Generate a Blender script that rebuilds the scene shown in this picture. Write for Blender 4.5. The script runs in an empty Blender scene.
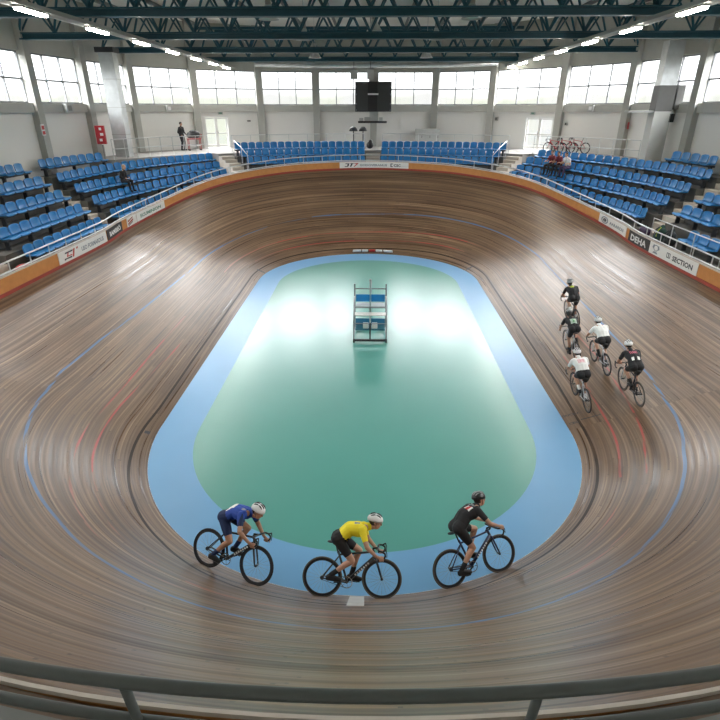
import bpy, bmesh, math, random
from mathutils import Vector, Matrix, Euler
random.seed(7)
PI = math.pi
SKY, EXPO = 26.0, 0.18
sc = bpy.context.scene
COL = sc.collection
V = Vector

# ------------------------------------------------------------------ materials
def nt(name):
    m = bpy.data.materials.new(name); m.use_nodes = True
    n = m.node_tree; b = n.nodes['Principled BSDF']
    return m, n, b
def node(n, t, **kw):
    x = n.nodes.new(t)
    for k, v in kw.items(): setattr(x, k, v)
    return x
def mth(n, op, a, b=None, c=None):
    x = node(n, 'ShaderNodeMath', operation=op)
    for i, v in enumerate((a, b, c)):
        if v is None: continue
        if isinstance(v, (int, float)): x.inputs[i].default_value = v
        else: n.links.new(v, x.inputs[i])
    return x.outputs[0]
def mixc(n, f, a, b):
    x = node(n, 'ShaderNodeMix', data_type='RGBA')
    for i, v in ((0, f), (6, a), (7, b)):
        if isinstance(v, (int, float)): x.inputs[i].default_value = v
        elif isinstance(v, tuple): x.inputs[i].default_value = (*v, 1) if len(v) == 3 else v
        else: n.links.new(v, x.inputs[i])
    return x.outputs[2]
def srgb(r, g, b):
    f = lambda c: (c/255/12.92 if c/255 <= .04045 else ((c/255+.055)/1.055)**2.4)
    return (f(r), f(g), f(b))
_mc = {}
def mat(name, col, rough=.5, metal=0., var=.12, scale=6., emit=0., coat=0., spec=.5, alpha=None):
    if name in _mc: return _mc[name]
    m, n, b = nt(name)
    tc = node(n, 'ShaderNodeTexCoord')
    nz = node(n, 'ShaderNodeTexNoise'); nz.inputs['Scale'].default_value = scale; nz.inputs['Detail'].default_value = 4
    n.links.new(tc.outputs['Object'], nz.inputs['Vector'])
    lo = tuple(max(0, c*(1-var)) for c in col); hi = tuple(min(1, c*(1+var)) for c in col)
    n.links.new(mixc(n, nz.outputs['Fac'], lo, hi), b.inputs['Base Color'])
    b.inputs['Roughness'].default_value = rough; b.inputs['Metallic'].default_value = metal
    b.inputs['Specular IOR Level'].default_value = spec
    if coat: b.inputs['Coat Weight'].default_value = coat; b.inputs['Coat Roughness'].default_value = .1
    if emit:
        b.inputs['Emission Color'].default_value = (*col, 1); b.inputs['Emission Strength'].default_value = emit
    _mc[name] = m
    return m

def wood_nodes(n):
    uv = node(n, 'ShaderNodeUVMap', uv_map='uv')
    sp = node(n, 'ShaderNodeSeparateXYZ'); n.links.new(uv.outputs[0], sp.inputs[0])
    u, v = sp.outputs[0], sp.outputs[1]
    idx = mth(n, 'FLOOR', mth(n, 'DIVIDE', v, .042))
    w1 = node(n, 'ShaderNodeTexWhiteNoise', noise_dimensions='1D'); n.links.new(idx, w1.inputs['W'])
    su = mth(n, 'ADD', mth(n, 'DIVIDE', u, 8.), mth(n, 'MULTIPLY', w1.outputs['Value'], 17.))
    seg = mth(n, 'FLOOR', su)
    cb = node(n, 'ShaderNodeCombineXYZ'); n.links.new(idx, cb.inputs[0]); n.links.new(seg, cb.inputs[1])
    w2 = node(n, 'ShaderNodeTexWhiteNoise', noise_dimensions='2D'); n.links.new(cb.outputs[0], w2.inputs['Vector'])
    # long streaks
    c2 = node(n, 'ShaderNodeCombineXYZ'); n.links.new(mth(n, 'MULTIPLY', u, .05), c2.inputs[0]); n.links.new(mth(n, 'MULTIPLY', v, 7.), c2.inputs[1])
    nz = node(n, 'ShaderNodeTexNoise'); nz.inputs['Scale'].default_value = 1.; nz.inputs['Detail'].default_value = 6; nz.inputs['Roughness'].default_value = .7
    n.links.new(c2.outputs[0], nz.inputs['Vector'])
    c5 = node(n, 'ShaderNodeCombineXYZ'); n.links.new(mth(n, 'MULTIPLY', u, .22), c5.inputs[0]); n.links.new(mth(n, 'MULTIPLY', v, 24.), c5.inputs[1])
    n5 = node(n, 'ShaderNodeTexNoise'); n5.inputs['Scale'].default_value = 1.; n5.inputs['Detail'].default_value = 3; n.links.new(c5.outputs[0], n5.inputs['Vector'])
    fine = mth(n, 'ADD', mth(n, 'MULTIPLY', nz.outputs['Fac'], .62), mth(n, 'MULTIPLY', n5.outputs['Fac'], .38))
    fine = mth(n, 'ADD', .5, mth(n, 'MULTIPLY', mth(n, 'SUBTRACT', fine, .5), 1.45))
    # patches of wear
    c3 = node(n, 'ShaderNodeCombineXYZ'); n.links.new(mth(n, 'MULTIPLY', u, .35), c3.inputs[0]); n.links.new(mth(n, 'MULTIPLY', v, .9), c3.inputs[1])
    nb = node(n, 'ShaderNodeTexNoise'); nb.inputs['Scale'].default_value = 1.; nb.inputs['Detail'].default_value = 5
    n.links.new(c3.outputs[0], nb.inputs['Vector'])
    # small dark scuffs
    c4 = node(n, 'ShaderNodeCombineXYZ'); n.links.new(mth(n, 'MULTIPLY', u, 9.), c4.inputs[0]); n.links.new(mth(n, 'MULTIPLY', v, 26.), c4.inputs[1])
    ns = node(n, 'ShaderNodeTexNoise'); ns.inputs['Scale'].default_value = 1.; ns.inputs['Detail'].default_value = 2
    n.links.new(c4.outputs[0], ns.inputs['Vector'])
    return u, v, w1.outputs['Value'], w2.outputs['Value'], fine, nb.outputs['Fac'], ns.outputs['Fac'], su
def ramp(n, x, stops):
    r = node(n, 'ShaderNodeValToRGB'); n.links.new(x, r.inputs[0])
    e = r.color_ramp.elements
    while len(e) > 1: e.remove(e[-1])
    e[0].position = stops[0][0]; e[0].color = (*stops[0][1], 1)
    for p, c in stops[1:]:
        q = e.new(p); q.color = (*c, 1)
    return r.outputs[0]
def wood_color(n, parts):
    u, v, w1, w2, st, wear, sc_, su = parts
    f = mth(n, 'ADD', mth(n, 'MULTIPLY', w2, .17), mth(n, 'ADD', mth(n, 'MULTIPLY', st, .98), mth(n, 'MULTIPLY', wear, .28)))
    f = mth(n, 'SUBTRACT', f, .20)
    c = ramp(n, f, [(.18, (.024, .012, .006)), (.34, (.074, .040, .020)), (.50, (.140, .082, .045)), (.66, (.235, .150, .088)), (.86, (.45, .325, .21))])
    # dark scuff flecks
    k = mth(n, 'MULTIPLY', mth(n, 'GREATER_THAN', sc_, .68), .45)
    c = mixc(n, k, c, (.05, .032, .022))
    # butt joints
    fr = mth(n, 'FRACT', su)
    k2 = mth(n, 'MULTIPLY', mth(n, 'LESS_THAN', fr, .004), .6)
    return mixc(n, k2, c, (.04, .026, .018))
def wood_rough(n, parts, b):
    r = mth(n, 'ADD', .20, mth(n, 'ADD', mth(n, 'MULTIPLY', parts[2], .16), mth(n, 'MULTIPLY', parts[4], .16)))
    n.links.new(r, b.inputs['Roughness'])
    b.inputs['Specular IOR Level'].default_value = .62
M_wood, n_, b_ = nt('track_timber'); p_ = wood_nodes(n_); n_.links.new(wood_color(n_, p_), b_.inputs['Base Color']); wood_rough(n_, p_, b_)
def paint(name, col, worn):
    m, n, b = nt(name); p = wood_nodes(n)
    wc = wood_color(n, p)
    k = ramp(n, mth(n, 'ADD', p[5], mth(n, 'MULTIPLY', mth(n, 'SUBTRACT', p[3], .5), .5)), [(worn-.12, (0, 0, 0)), (worn+.12, (1, 1, 1))])
    n.links.new(mixc(n, mth(n, 'MULTIPLY', k, .92), wc, col), b.inputs['Base Color']); wood_rough(n, p, b)
    if name == 'black_line_paint': b.inputs['Specular IOR Level'].default_value = .15
    return m
M_lblack = paint('black_line_paint', (.018, .014, .012), .26)
M_lred = paint('red_line_paint', (.42, .05, .045), .44)
M_lredworn = paint('worn_red_line_paint', (.36, .12, .09), .62)
M_lblue = paint('blue_line_paint', (.055, .16, .34), .34)

M_green, n_, b_ = nt('green_floor'); tc = node(n_, 'ShaderNodeTexCoord'); z_ = node(n_, 'ShaderNodeTexNoise')
z_.inputs['Scale'].default_value = .6; n_.links.new(tc.outputs['Object'], z_.inputs['Vector'])
n_.links.new(mixc(n_, z_.outputs['Fac'], (.080, .31, .258), (.098, .355, .298)), b_.inputs['Base Color'])
b_.inputs['Roughness'].default_value = .30; b_.inputs['Specular IOR Level'].default_value = .8; b_.inputs['Coat Weight'].default_value = .48; b_.inputs['Coat Roughness'].default_value = .22
M_apron, n_, b_ = nt('blue_apron'); tc = node(n_, 'ShaderNodeTexCoord'); z_ = node(n_, 'ShaderNodeTexNoise')
z_.inputs['Scale'].default_value = .8; n_.links.new(tc.outputs['Object'], z_.inputs['Vector'])
n_.links.new(mixc(n_, z_.outputs['Fac'], (.165, .375, .62), (.19, .42, .67)), b_.inputs['Base Color'])
b_.inputs['Roughness'].default_value = .30

M_white = mat('wall_white', (.78, .77, .74), .7, var=.03, scale=.7)
M_conc = mat('concrete_grey', (.40, .40, .37), .75, var=.14, scale=1.5)
M_sill = mat('sill_grey', (.46, .46, .43), .7, var=.12, scale=1.2)
M_head = mat('header_grey', (.42, .42, .38), .7, var=.15, scale=1.2)
M_frame = mat('window_frame_grey', (.20, .21, .22), .5)
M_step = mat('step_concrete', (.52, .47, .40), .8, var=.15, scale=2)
M_terr = mat('terrace_shaded_concrete', (.10, .095, .085), .85, var=.2, scale=2)  # beige concrete; the shade under the seats is put into its colour
M_deck = mat('walkway_grey', (.30, .29, .27), .8, var=.12, scale=1.5)
M_dark = mat('dark_steel', (.022, .024, .028), .5)
M_teal = mat('teal_painted_steel', (.009, .070, .100), .45, var=.25, scale=2)
M_galv = mat('galvanised_steel', (.50, .52, .52), .38, .75, var=.25, scale=3)
M_roof = mat('roof_deck', (.88, .86, .80), .6, var=.10, scale=.8)
M_purl = mat('purlin_grey', (.20, .21, .21), .6)
M_orange, n_, b_ = nt('orange_plywood'); tc = node(n_, 'ShaderNodeTexCoord'); z_ = node(n_, 'ShaderNodeTexNoise')
z_.inputs['Scale'].default_value = 5.; z_.inputs['Detail'].default_value = 6; n_.links.new(tc.outputs['Object'], z_.inputs['Vector'])
n_.links.new(mixc(n_, z_.outputs['Fac'], (.50, .19, .045), (.68, .30, .085)), b_.inputs['Base Color']); b_.inputs['Roughness'].default_value = .45
M_redstrip = mat('red_kickboard', (.33, .045, .030), .5)
M_cap = mat('fence_cap', (.62, .55, .48), .5)
M_rail = mat('rail_pale_steel', (.58, .60, .60), .35, .6, var=.1)
M_nrail = mat('rail_grey_paint', (.10, .11, .105), .42, .2, var=.18, scale=9)
M_seat = mat('blue_plastic', (.008, .185, .46), .36, var=.18, scale=3)
M_ban = mat('banner_white', (.80, .79, .76), .5, var=.03)
M_banb = mat('banner_black', (.018, .018, .02), .45)
M_ink = mat('ink_dark', (.04, .042, .05), .5)
M_inkb = mat('ink_grey', (.22, .25, .28), .5)
M_inkg = mat('ink_green', (.12, .27, .20), .5)
M_inkr = mat('ink_red', (.50, .04, .04), .5)
M_inkw = mat('ink_white', (.8, .8, .8), .5)
M_red = mat('red_enamel', (.42, .014, .022), .4)
M_black = mat('matt_black', (.012, .012, .014), .5)
M_carbon = mat('carbon_black', (.014, .016, .022), .28, coat=.4)
M_navy = mat('navy_frame', (.012, .022, .075), .3, coat=.4)
M_silver = mat('silver_frame', (.55, .57, .60), .3, .5)
M_tyre = mat('tyre_rubber', (.018, .018, .018), .7)
M_tyret = mat('tan_sidewall_tyre', (.10, .085, .065), .7)
M_chrome = mat('chrome', (.6, .6, .6), .22, 1.)
M_screen = mat('dark_screen', (.040, .042, .044), .45)
M_cab = mat('cabinet_grey', (.42, .43, .42), .5)
M_tray = mat('tray_grey', (.34, .34, .32), .5, .3)
M_lamp, n_, b_ = nt('fluorescent_tube'); b_.inputs['Base Color'].default_value = (.9, .88, .8, 1)
b_.inputs['Emission Color'].default_value = (1., .95, .85, 1); b_.inputs['Emission Strength'].default_value = 50.
M_skin = mat('skin', (.50, .27, .18), .5, var=.08)
M_skin2 = mat('skin_tan', (.40, .21, .13), .5, var=.08)
M_glass, n_, b_ = nt('window_glass')
for q in list(n_.nodes):
    if q.type != 'OUTPUT_MATERIAL': n_.nodes.remove(q)
tr = node(n_, 'ShaderNodeBsdfTransparent'); tr.inputs[0].default_value = (.97, .97, .97, 1)
gl = node(n_, 'ShaderNodeBsdfGlossy'); gl.inputs['Roughness'].default_value = .02
mx = node(n_, 'ShaderNodeMixShader'); mx.inputs[0].default_value = .06
n_.links.new(tr.outputs[0], mx.inputs[1]); n_.links.new(gl.outputs[0], mx.inputs[2])
n_.links.new(mx.outputs[0], [q for q in n_.nodes if q.type == 'OUTPUT_MATERIAL'][0].inputs[0])

# ------------------------------------------------------------------ mesh helpers
class MB:
    def __init__(s): s.v = []; s.f = []; s.m = []; s.uv = None; s.smooth = False
    def add(s, vs, fs, mi=0):
        o = len(s.v); s.v += [tuple(p) for p in vs]; s.f += [tuple(o+i for i in f) for f in fs]; s.m += [mi]*len(fs); return s
    def box(s, c, size, rot=None, mi=0, bev=0):
        hx, hy, hz = (q/2 for q in size); c = V(c)
        pts = [V((x, y, z)) for x in (-hx, hx) for y in (-hy, hy) for z in (-hz, hz)]
        if rot is not None: pts = [rot @ p for p in pts]
        return s.add([c+p for p in pts], [(0, 1, 3, 2), (4, 6, 7, 5), (0, 4, 5, 1), (2, 3, 7, 6), (0, 2, 6, 4), (1, 5, 7, 3)], mi)
    def bar(s, a, b, w, h=None, up=(0, 0, 1), mi=0):
        a, b = V(a), V(b); d = b-a; L = d.length; x = d.normalized(); u = V(up)
        if abs(x.dot(u)) > .98: u = V((1, 0, 0))
        y = u.cross(x).normalized(); z = x.cross(y)
        return s.box((a+b)/2, (L, w, h or w), Matrix((x, y, z)).transposed(), mi)
    def tube(s, pts, r, n=8, mi=0, closed=False, cap=True):
        pts = [V(p) for p in pts]; N = len(pts); rs = r if isinstance(r, (list, tuple)) else [r]*N
        vs = []; prev = None
        for i, p in enumerate(pts):
            if closed: d = pts[(i+1) % N]-pts[i-1]
            else: d = pts[min(i+1, N-1)]-pts[max(i-1, 0)]
            d.normalize()
            if prev is None:
                u = V((0, 0, 1)) if abs(d.z) < .9 else V((1, 0, 0))
                y = u.cross(d).normalized()
            else:
                y = (prev-d*prev.dot(d)).normalized()
            prev = y; z = d.cross(y)
            for k in range(n):
                a = 2*PI*k/n; vs.append(p+(y*math.cos(a)+z*math.sin(a))*rs[i])
        fs = []
        for i in range(N if closed else N-1):
            j = (i+1) % N
            for k in range(n): fs.append((i*n+k, i*n+(k+1) % n, j*n+(k+1) % n, j*n+k))
        if cap and not closed:
            fs.append(tuple(reversed(range(n)))); fs.append(tuple((N-1)*n+k for k in range(n)))
        return s.add(vs, fs, mi)
    def ell(s, c, r, rot=None, n=12, m=8, mi=0):
        c = V(c); vs = []; fs = []
        r = (r, r, r) if isinstance(r, (int, float)) else r
        for i in range(m+1):
            th = PI*i/m
            for k in range(n):
                a = 2*PI*k/n; p = V((r[0]*math.sin(th)*math.cos(a), r[1]*math.sin(th)*math.sin(a), r[2]*math.cos(th)))
                if rot is not None: p = rot @ p
                vs.append(c+p)
        for i in range(m):
            for k in range(n):
                f = (i*n+k, (i+1)*n+k, (i+1)*n+(k+1) % n, i*n+(k+1) % n)
                fs.append(f)
        return s.add(vs, fs, mi)
    def caps(s, a, ra, b, rb, n=12, mi=0):
        a, b = V(a), V(b); d = b-a; L = d.length
        if L < 1e-5: return s.ell(a, ra, mi=mi)
        x = d/L; pts = []; rs = []
        for q in (-1, -.85, -.5, 0): pts.append(a+x*ra*q); rs.append(max(.0008, ra*math.sqrt(max(0, 1-q*q))))
        for q in (0, .5, .85, 1): pts.append(b+x*rb*q); rs.append(max(.0008, rb*math.sqrt(max(0, 1-q*q))))
        return s.tube(pts, rs, n, mi)
    def lathe(s, prof, c=(0, 0, 0), n=24, rot=None, mi=0):
        c = V(c); vs = []; fs = []
        for r, z in prof:
            for k in range(n):
                a = 2*PI*k/n; p = V((r*math.cos(a), r*math.sin(a), z))
                if rot is not None: p = rot @ p
                vs.append(c+p)
        for i in range(len(prof)-1):
            for k in range(n): fs.append((i*n+k, i*n+(k+1) % n, (i+1)*n+(k+1) % n, (i+1)*n+k))
        return s.add(vs, fs, mi)
    def mesh(s, name, mats, smooth=None, auto=None):
        me = bpy.data.meshes.new(name); me.from_pydata(s.v, [], s.f)
        for m in (mats if isinstance(mats, (list, tuple)) else [mats]): me.materials.append(m)
        me.polygons.foreach_set('material_index', s.m)
        if smooth: me.polygons.foreach_set('use_smooth', [True]*len(s.f))
        me.validate(); me.update(); return me
    def build(s, name, mats, parent=None, smooth=False, loc=None):
        o = bpy.data.objects.new(name, s.mesh(name, mats, smooth)); COL.objects.link(o)
        if parent is not None: o.parent = parent
        if loc is not None: o.location = loc
        return o
def put(name, me, parent=None):
    o = bpy.data.objects.new(name, me); COL.objects.link(o)
    if parent is not None: o.parent = parent
    return o
def tag(o, label, cat, group=None):
    o['label'] = label; o['category'] = cat
    if group: o['group'] = group
    return o
def thing(name, label, cat, loc=(0, 0, 0), rot=None, group=None):
    o = bpy.data.objects.new(name, None); COL.objects.link(o); o.location = loc; o.empty_display_size = .1
    if rot is not None: o.rotation_euler = rot
    return tag(o, label, cat, group)
def struct(o): o['kind'] = 'structure'; return o
def dup_tree(o):
    c = o.copy(); COL.objects.link(c)
    for k in o.children:
        d = dup_tree(k); d.parent = c
    return c
def text_geo(txt, size, bold=.0, ext=.0):
    cu = bpy.data.curves.new('t', 'FONT'); cu.body = txt; cu.size = size; cu.offset = bold; cu.extrude = ext; cu.resolution_u = 2
    o = bpy.data.objects.new('t', cu); COL.objects.link(o)
    dg = bpy.context.evaluated_depsgraph_get(); dg.update()
    me = bpy.data.meshes.new_from_object(o.evaluated_get(dg))
    vs = [v.co.copy() for v in me.vertices]; fs = [tuple(p.vertices) for p in me.polygons]
    bpy.data.objects.remove(o); bpy.data.curves.remove(cu); bpy.data.meshes.remove(me)
    w = max((v.x for v in vs), default=0)
    return vs, fs, w

# ------------------------------------------------------------------ track plan
R, YA, YB = 5.37, 12.0, 25.4
LS = YB-YA; LA = PI*R; LT = 2*LS+2*LA
def base(t):
    t %= LT
    if t < LS: return V((R, YA+t, 0)), V((1, 0, 0))
    t -= LS
    if t < LA:
        a = t/R; n = V((math.cos(a), math.sin(a), 0)); return V((0, YB, 0))+n*R, n
    t -= LA
    if t < LS: return V((-R, YB-t, 0)), V((-1, 0, 0))
    t -= LS
    a = PI+t/R; n = V((math.cos(a), math.sin(a), 0)); return V((0, YA, 0))+n*R, n
def interp(x, tab):
    if x <= tab[0][0]: return tab[0][1]
    for (a, p), (b, q) in zip(tab, tab[1:]):
        if x <= b: return p+(q-p)*(x-a)/(b-a)
    return tab[-1][1]
BT = [(-30, 17.3), (-10, 17.6), (6, 19.5), (20, 23.3), (29, 27.8), (39, 31.7), (46, 33.2), (63, 36.1), (80, 37.), (90, 37.2)]
def phi_t(t):
    "degrees into the nearer turn (negative on the straights), and whether that turn is the near one"
    p, n = base(t)
    if p.y > YB: return math.degrees(math.atan2(p.y-YB, abs(p.x))), False
    if p.y < YA: return math.degrees(math.atan2(YA-p.y, abs(p.x))), True
    return -min(p.y-YA, YB-p.y)*10, p.y < (YA+YB)/2
def beta_raw(t):
    f, near = phi_t(t)
    return interp(f, BT)*(1+.10*max(0, min(1, (f+20)/40)) if near else 1)
def beta(t): return math.radians(sum(beta_raw(t+q*.25) for q in (-2, -1, 0, 1, 2))/5)
def width(t):
    f, near = phi_t(t)
    if not near: return 6.8
    x = max(0, min(1, (f+5)/40)); x = x*x*(3-2*x); return 6.8-.62*x
def surf(t, d):
    p, n = base(t); b = beta(t); return p+n*(d*math.cos(b))+V((0, 0, d*math.sin(b)))
def outer(t, o=0., dz=0.):
    p, n = base(t); b = beta(t); w = width(t)
    return p+n*(w*math.cos(b)+o)+V((0, 0, w*math.sin(b)+dz))
def tL(y): return LS+LA+(YB-y)           # left straight at y
def tR(y): return y-YA
def tphi(side, deg): return LS+R*math.radians(deg) if side > 0 else LS+R*math.radians(180-deg)

def ploop(t, tab):
    return interp(t % LT, [(tab[-1][0]-LT, tab[-1][1])]+tab+[(tab[0][0]+LT, tab[0][1])])
D_blue = [(1.6, 2.75), (8, 3.05), (15.3, 3.25), (17.1, 3.2), (18.9, 3.2), (21.7, 3.06), (23.9, 3.06), (25.7, 2.92), (27, 2.85), (32, 2.95), (37.8, 3.08), (40.2, 3.23), (42.5, 3.24), (44, 2.95), (44.9, 2.7), (45.7, 2.5), (46.7, 2.36), (47.9, 2.26), (49.4, 2.36), (50.8, 2.6), (52.2, 2.78), (52.9, 2.74), (53.9, 2.6), (54.8, 2.4), (55.9, 2.15), (56.9, 2.06), (57.9, 2.04), (58.9, 2.11), (60.1, 2.4)]
D_black = [(.6, .35), (2.3, .42), (17.8, .5), (20.1, .45), (21.7, .38), (25.8, .42), (39.8, .36), (42.9, .33), (45.2, .40), (47, .48), (48.5, .62), (49.6, .85), (50.6, 1.0), (51.6, .98), (53.2, .80), (54.2, .55), (54.9, .43), (57.4, .36), (60.1, .32)]
D_red1 = [(0, .95), (1.6, 1.08), (18.2, 1.15), (21.7, .98), (38.6, 1.02), (41.4, 1.17), (43.3, 1.25), (44.2, 1.2), (47, 1.2), (50.3, 1.68), (52, 1.6), (53.2, 1.55), (56, 1.05), (58.6, .8)]
D_red2 = [(.2, 1.68), (2.7, 1.98), (18.4, 1.84), (21.7, 1.64), (39.8, 1.6), (42, 1.56), (43.9, 1.53), (46, 1.6), (50.3, 2.05), (53.2, 1.98), (56, 1.55), (58.8, 1.32)]

# track surface: one mesh, the painted lines are faces of it
NT = 460
lines = [(D_black, .034, 1), (D_red1, .026, 2), (D_red2, .026, 2), (D_blue, .036, 3)]
vs = []; uvs = []; cols = None
for i in range(NT+1):
    t = LT*i/NT; W = width(t); ds = [0.]; ms = []
    for tab, h, mi in lines:
        c = ploop(t, tab); a0 = ds[-1]
        ds += [a0+(c-h-a0)*.5, c-h, c+h]; ms += [0, 0, mi]
    for k in range(1, 9): ds.append(ds[12]+(W-ds[12])*k/8); ms.append(0)
    cols = len(ds)
    for d in ds: vs.append(surf(t, d)); uvs.append((t*1.35, d*6.8/W))
fs = []; fm = []
for i in range(NT):
    t = LT*(i+.5)/NT
    worn = (46 < t < 58.3) or (26.5 < t < 39) or (4 < t < 17)
    for k in range(cols-1):
        fs.append((i*cols+k, i*cols+k+1, (i+1)*cols+k+1, (i+1)*cols+k)); m_ = ms[k]
        fm.append(4 if m_ == 2 and worn else m_)
mb = MB(); mb.add(vs, fs); mb.m = fm
me = mb.mesh('track', [M_wood, M_lblack, M_lred, M_lblue, M_lredworn], True)
ul = me.uv_layers.new(name='uv')
for lp in me.loops: ul.data[lp.index].uv = uvs[lp.vertex_index]
tr_o = struct(put('track', me)); tr_o['label'] = 'banked timber cycling track with painted lines around the infield'

# infield: green floor and blue apron ring
def stad(r, ya, yb, n=48):
    return [V((r*math.cos(PI*k/n), yb+r*math.sin(PI*k/n), 0)) for k in range(n+1)]+[V((r*math.cos(PI+PI*k/n), ya+r*math.sin(PI+PI*k/n), 0)) for k in range(n+1)]
gin = stad(4.33, 11.95, 24.95); gout = stad(R, YA, YB)
mb = MB(); mb.add(gin+[V((0, 18, 0))], [(i, (i+1) % len(gin), len(gin)) for i in range(len(gin))])
struct(mb.build('floor', M_green))['label'] = 'glossy green infield floor'
N = len(gin); mb = MB(); mb.add(gin+gout, [(i, N+i, N+(i+1) % N, (i+1) % N) for i in range(N)])
struct(mb.build('floor_apron', M_apron))['label'] = 'blue apron ring around the green infield'

def slab_text(name, txt, t0, d0, size, flip, matl, label):
    g, f, w = text_geo(txt, size, .004)
    mb = MB(); pts = []
    for p in g:
        # letters run uphill across the track
        d = d0+p.x; t = t0+(p.y if not flip else -p.y)
        q = surf(t, d); b = beta(t); nn = base(t)[1]
        pts.append(q+(V((0, 0, math.cos(b)))-nn*math.sin(b))*.004)
    mb.add(pts, f); o = struct(mb.build(name, matl)); o['label'] = label
slab_text('track_lettering', 'DUCLU', .62, .02, .13, False, M_ink, 'small black lettering by the black line near the riders')
slab_text('track_lettering', 'CEC', .22, .08, .13, False, M_ink, 'short black lettering below the black line near the riders')
slab_text('track_lettering', 'SA', 1.62, 2.22, .13, False, M_ink, 'tiny black letters beyond the outer red line')
mb = MB()
def patch(mb, t0, t1, d0, d1, h=.004, n=4):
    for i in range(n):
        a, b2 = t0+(t1-t0)*i/n, t0+(t1-t0)*(i+1)/n; qs = []
        for t, d in ((a, d0), (b2, d0), (b2, d1), (a, d1)):
            b = beta(t); nn = base(t)[1]; qs.append(surf(t, d)+(V((0, 0, math.cos(b)))-nn*math.sin(b))*h)
        mb.add(qs, [(0, 1, 2, 3)])
patch(mb, .30, .335, .4, .92); struct(mb.build('track_marking', M_ink))['label'] = 'short black line across the red line'
mb = MB(); patch(mb, tL(11.62), tL(11.50), .16, .30); struct(mb.build('track_marking', M_ink))['label'] = 'small black mark beside the black line'
mb = MB(); patch(mb, tphi(-1, 12), tphi(-1, 13.2), .06, .5); struct(mb.build('track_marking', M_ink))['label'] = 'dark mark at the start of the far turn'
mb = MB(); patch(mb, tphi(1, 20), tphi(1, 21), .06, .5); struct(mb.build('track_marking', M_ink))['label'] = 'dark mark at the end of the far turn'

# foam pads along the far inner edge
tc0 = LS+LA/2
for i, (c, w, m, nm) in enumerate([(1.06, .52, M_ban, 'white foam pad on the far inner track edge, outermost towards the spectators'), (.54, .37, M_ban, 'white foam pad touching the red pad, on the side of the spectators'), (.14, .35, M_red, 'red foam pad in the middle of the far inner edge'), (-.26, .34, M_ban, 'white foam pad touching the red pad, on the fire cabinet side'), (-.72, .48, M_ban, 'white foam pad on the far inner track edge, outermost towards the fire cabinet')]):
    t = tc0-c-.05; b = beta(t); p, nn = base(t)
    rot = Matrix(((-nn.y, nn.x, 0), tuple(nn*math.cos(b)+V((0, 0, math.sin(b)))), tuple(V((0, 0, math.cos(b)))-nn*math.sin(b)))).transposed()
    cpt = surf(t, .17)+rot @ V((0, 0, .045))
    o = MB().box((0, 0, 0), (w, .30, .07), None).build('foam_pad', m, loc=cpt); o.rotation_euler = rot.to_euler()
    bv = o.modifiers.new('b', 'BEVEL'); bv.width = .012; bv.segments = 2
    tag(o, nm, 'pad', 'foam pads on the far inner edge')
# pale plate under the yellow rider
t = 2*LS+LA+LA/2-.05; mb = MB(); patch(mb, t-.12, t+.12, .1, 1.05, .006); tag(mb.build('floor_plate', mat('pale_plate', (.52, .50, .46), .5)), 'pale square plate on the track under the yellow rider', 'plate')

# ------------------------------------------------------------------ fence
def FH(t):
    f, near = phi_t(t)
    if near and f > 0: return .62-.27*min(1, f/40)
    return .5+.12*max(0, min(1, (25-f)/30))
def CW(t):
    f, near = phi_t(t); return .035 if near and f > 20 else .09
def PO(t):
    f, near = phi_t(t); return (.012, .03) if near and f > 20 else (.04, .075)
NF = 300
FS = [0.]; 
for i in range(NF):
    FS.append(FS[-1]+(outer(LT*(i+1)/NF, .04)-outer(LT*i/NF, .04)).length)
def t_of_s(s):
    lo, hi = 0, NF
    while hi-lo > 1:
        m_ = (lo+hi)//2
        if FS[m_] <= s: lo = m_
        else: hi = m_
    return LT*(lo+(s-FS[lo])/(FS[hi]-FS[lo]))/NF
def s_of_t(t):
    x = (t % LT)/LT*NF; i = int(x); return FS[i]+(FS[min(i+1, NF)]-FS[i])*(x-i)
def ring(prof, t0, t1, n, close=False):
    "prof(t) -> list of (offset, height) closed cross-section, swept along the outer edge"
    mb = MB(); vs = []; K = None
    for i in range(n+1):
        t = t0+(t1-t0)*i/n; pr = prof(t); K = len(pr)
        for o, h in pr: vs.append(outer(t, o, h))
    fs = []
    for i in range(n):
        for k in range(K): fs.append((i*K+k, i*K+(k+1) % K, (i+1)*K+(k+1) % K, (i+1)*K+k))
    fs += [tuple(range(K)), tuple(reversed([n*K+k for k in range(K)]))]
    return mb.add(vs, fs)
fence = thing('perimeter_fence', 'orange plywood fence with red foot strip around the top of the track', 'fence', outer(tc0, .05))
def under(o, par):
    o.parent = par; o.matrix_parent_inverse = par.matrix_basis.inverted(); return o
under(ring(lambda t: [(PO(t)[0], .11), (PO(t)[1], .11), (PO(t)[1], FH(t)-.04), (PO(t)[0], FH(t)-.04)], 0, LT-.001, NF).build('panel', M_orange), fence)
under(ring(lambda t: [(.0, -.02), (PO(t)[1], -.02), (PO(t)[1], .11), (.0, .11)], 0, LT-.001, NF).build('kickboard', M_redstrip), fence)['label'] = 'red foot strip'
under(ring(lambda t: [(.01, FH(t)-.04), (CW(t), FH(t)-.04), (CW(t), FH(t)), (.01, FH(t))], 0, LT-.001, NF).build('cap', M_cap), fence)['label'] = 'pale cap'
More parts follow.
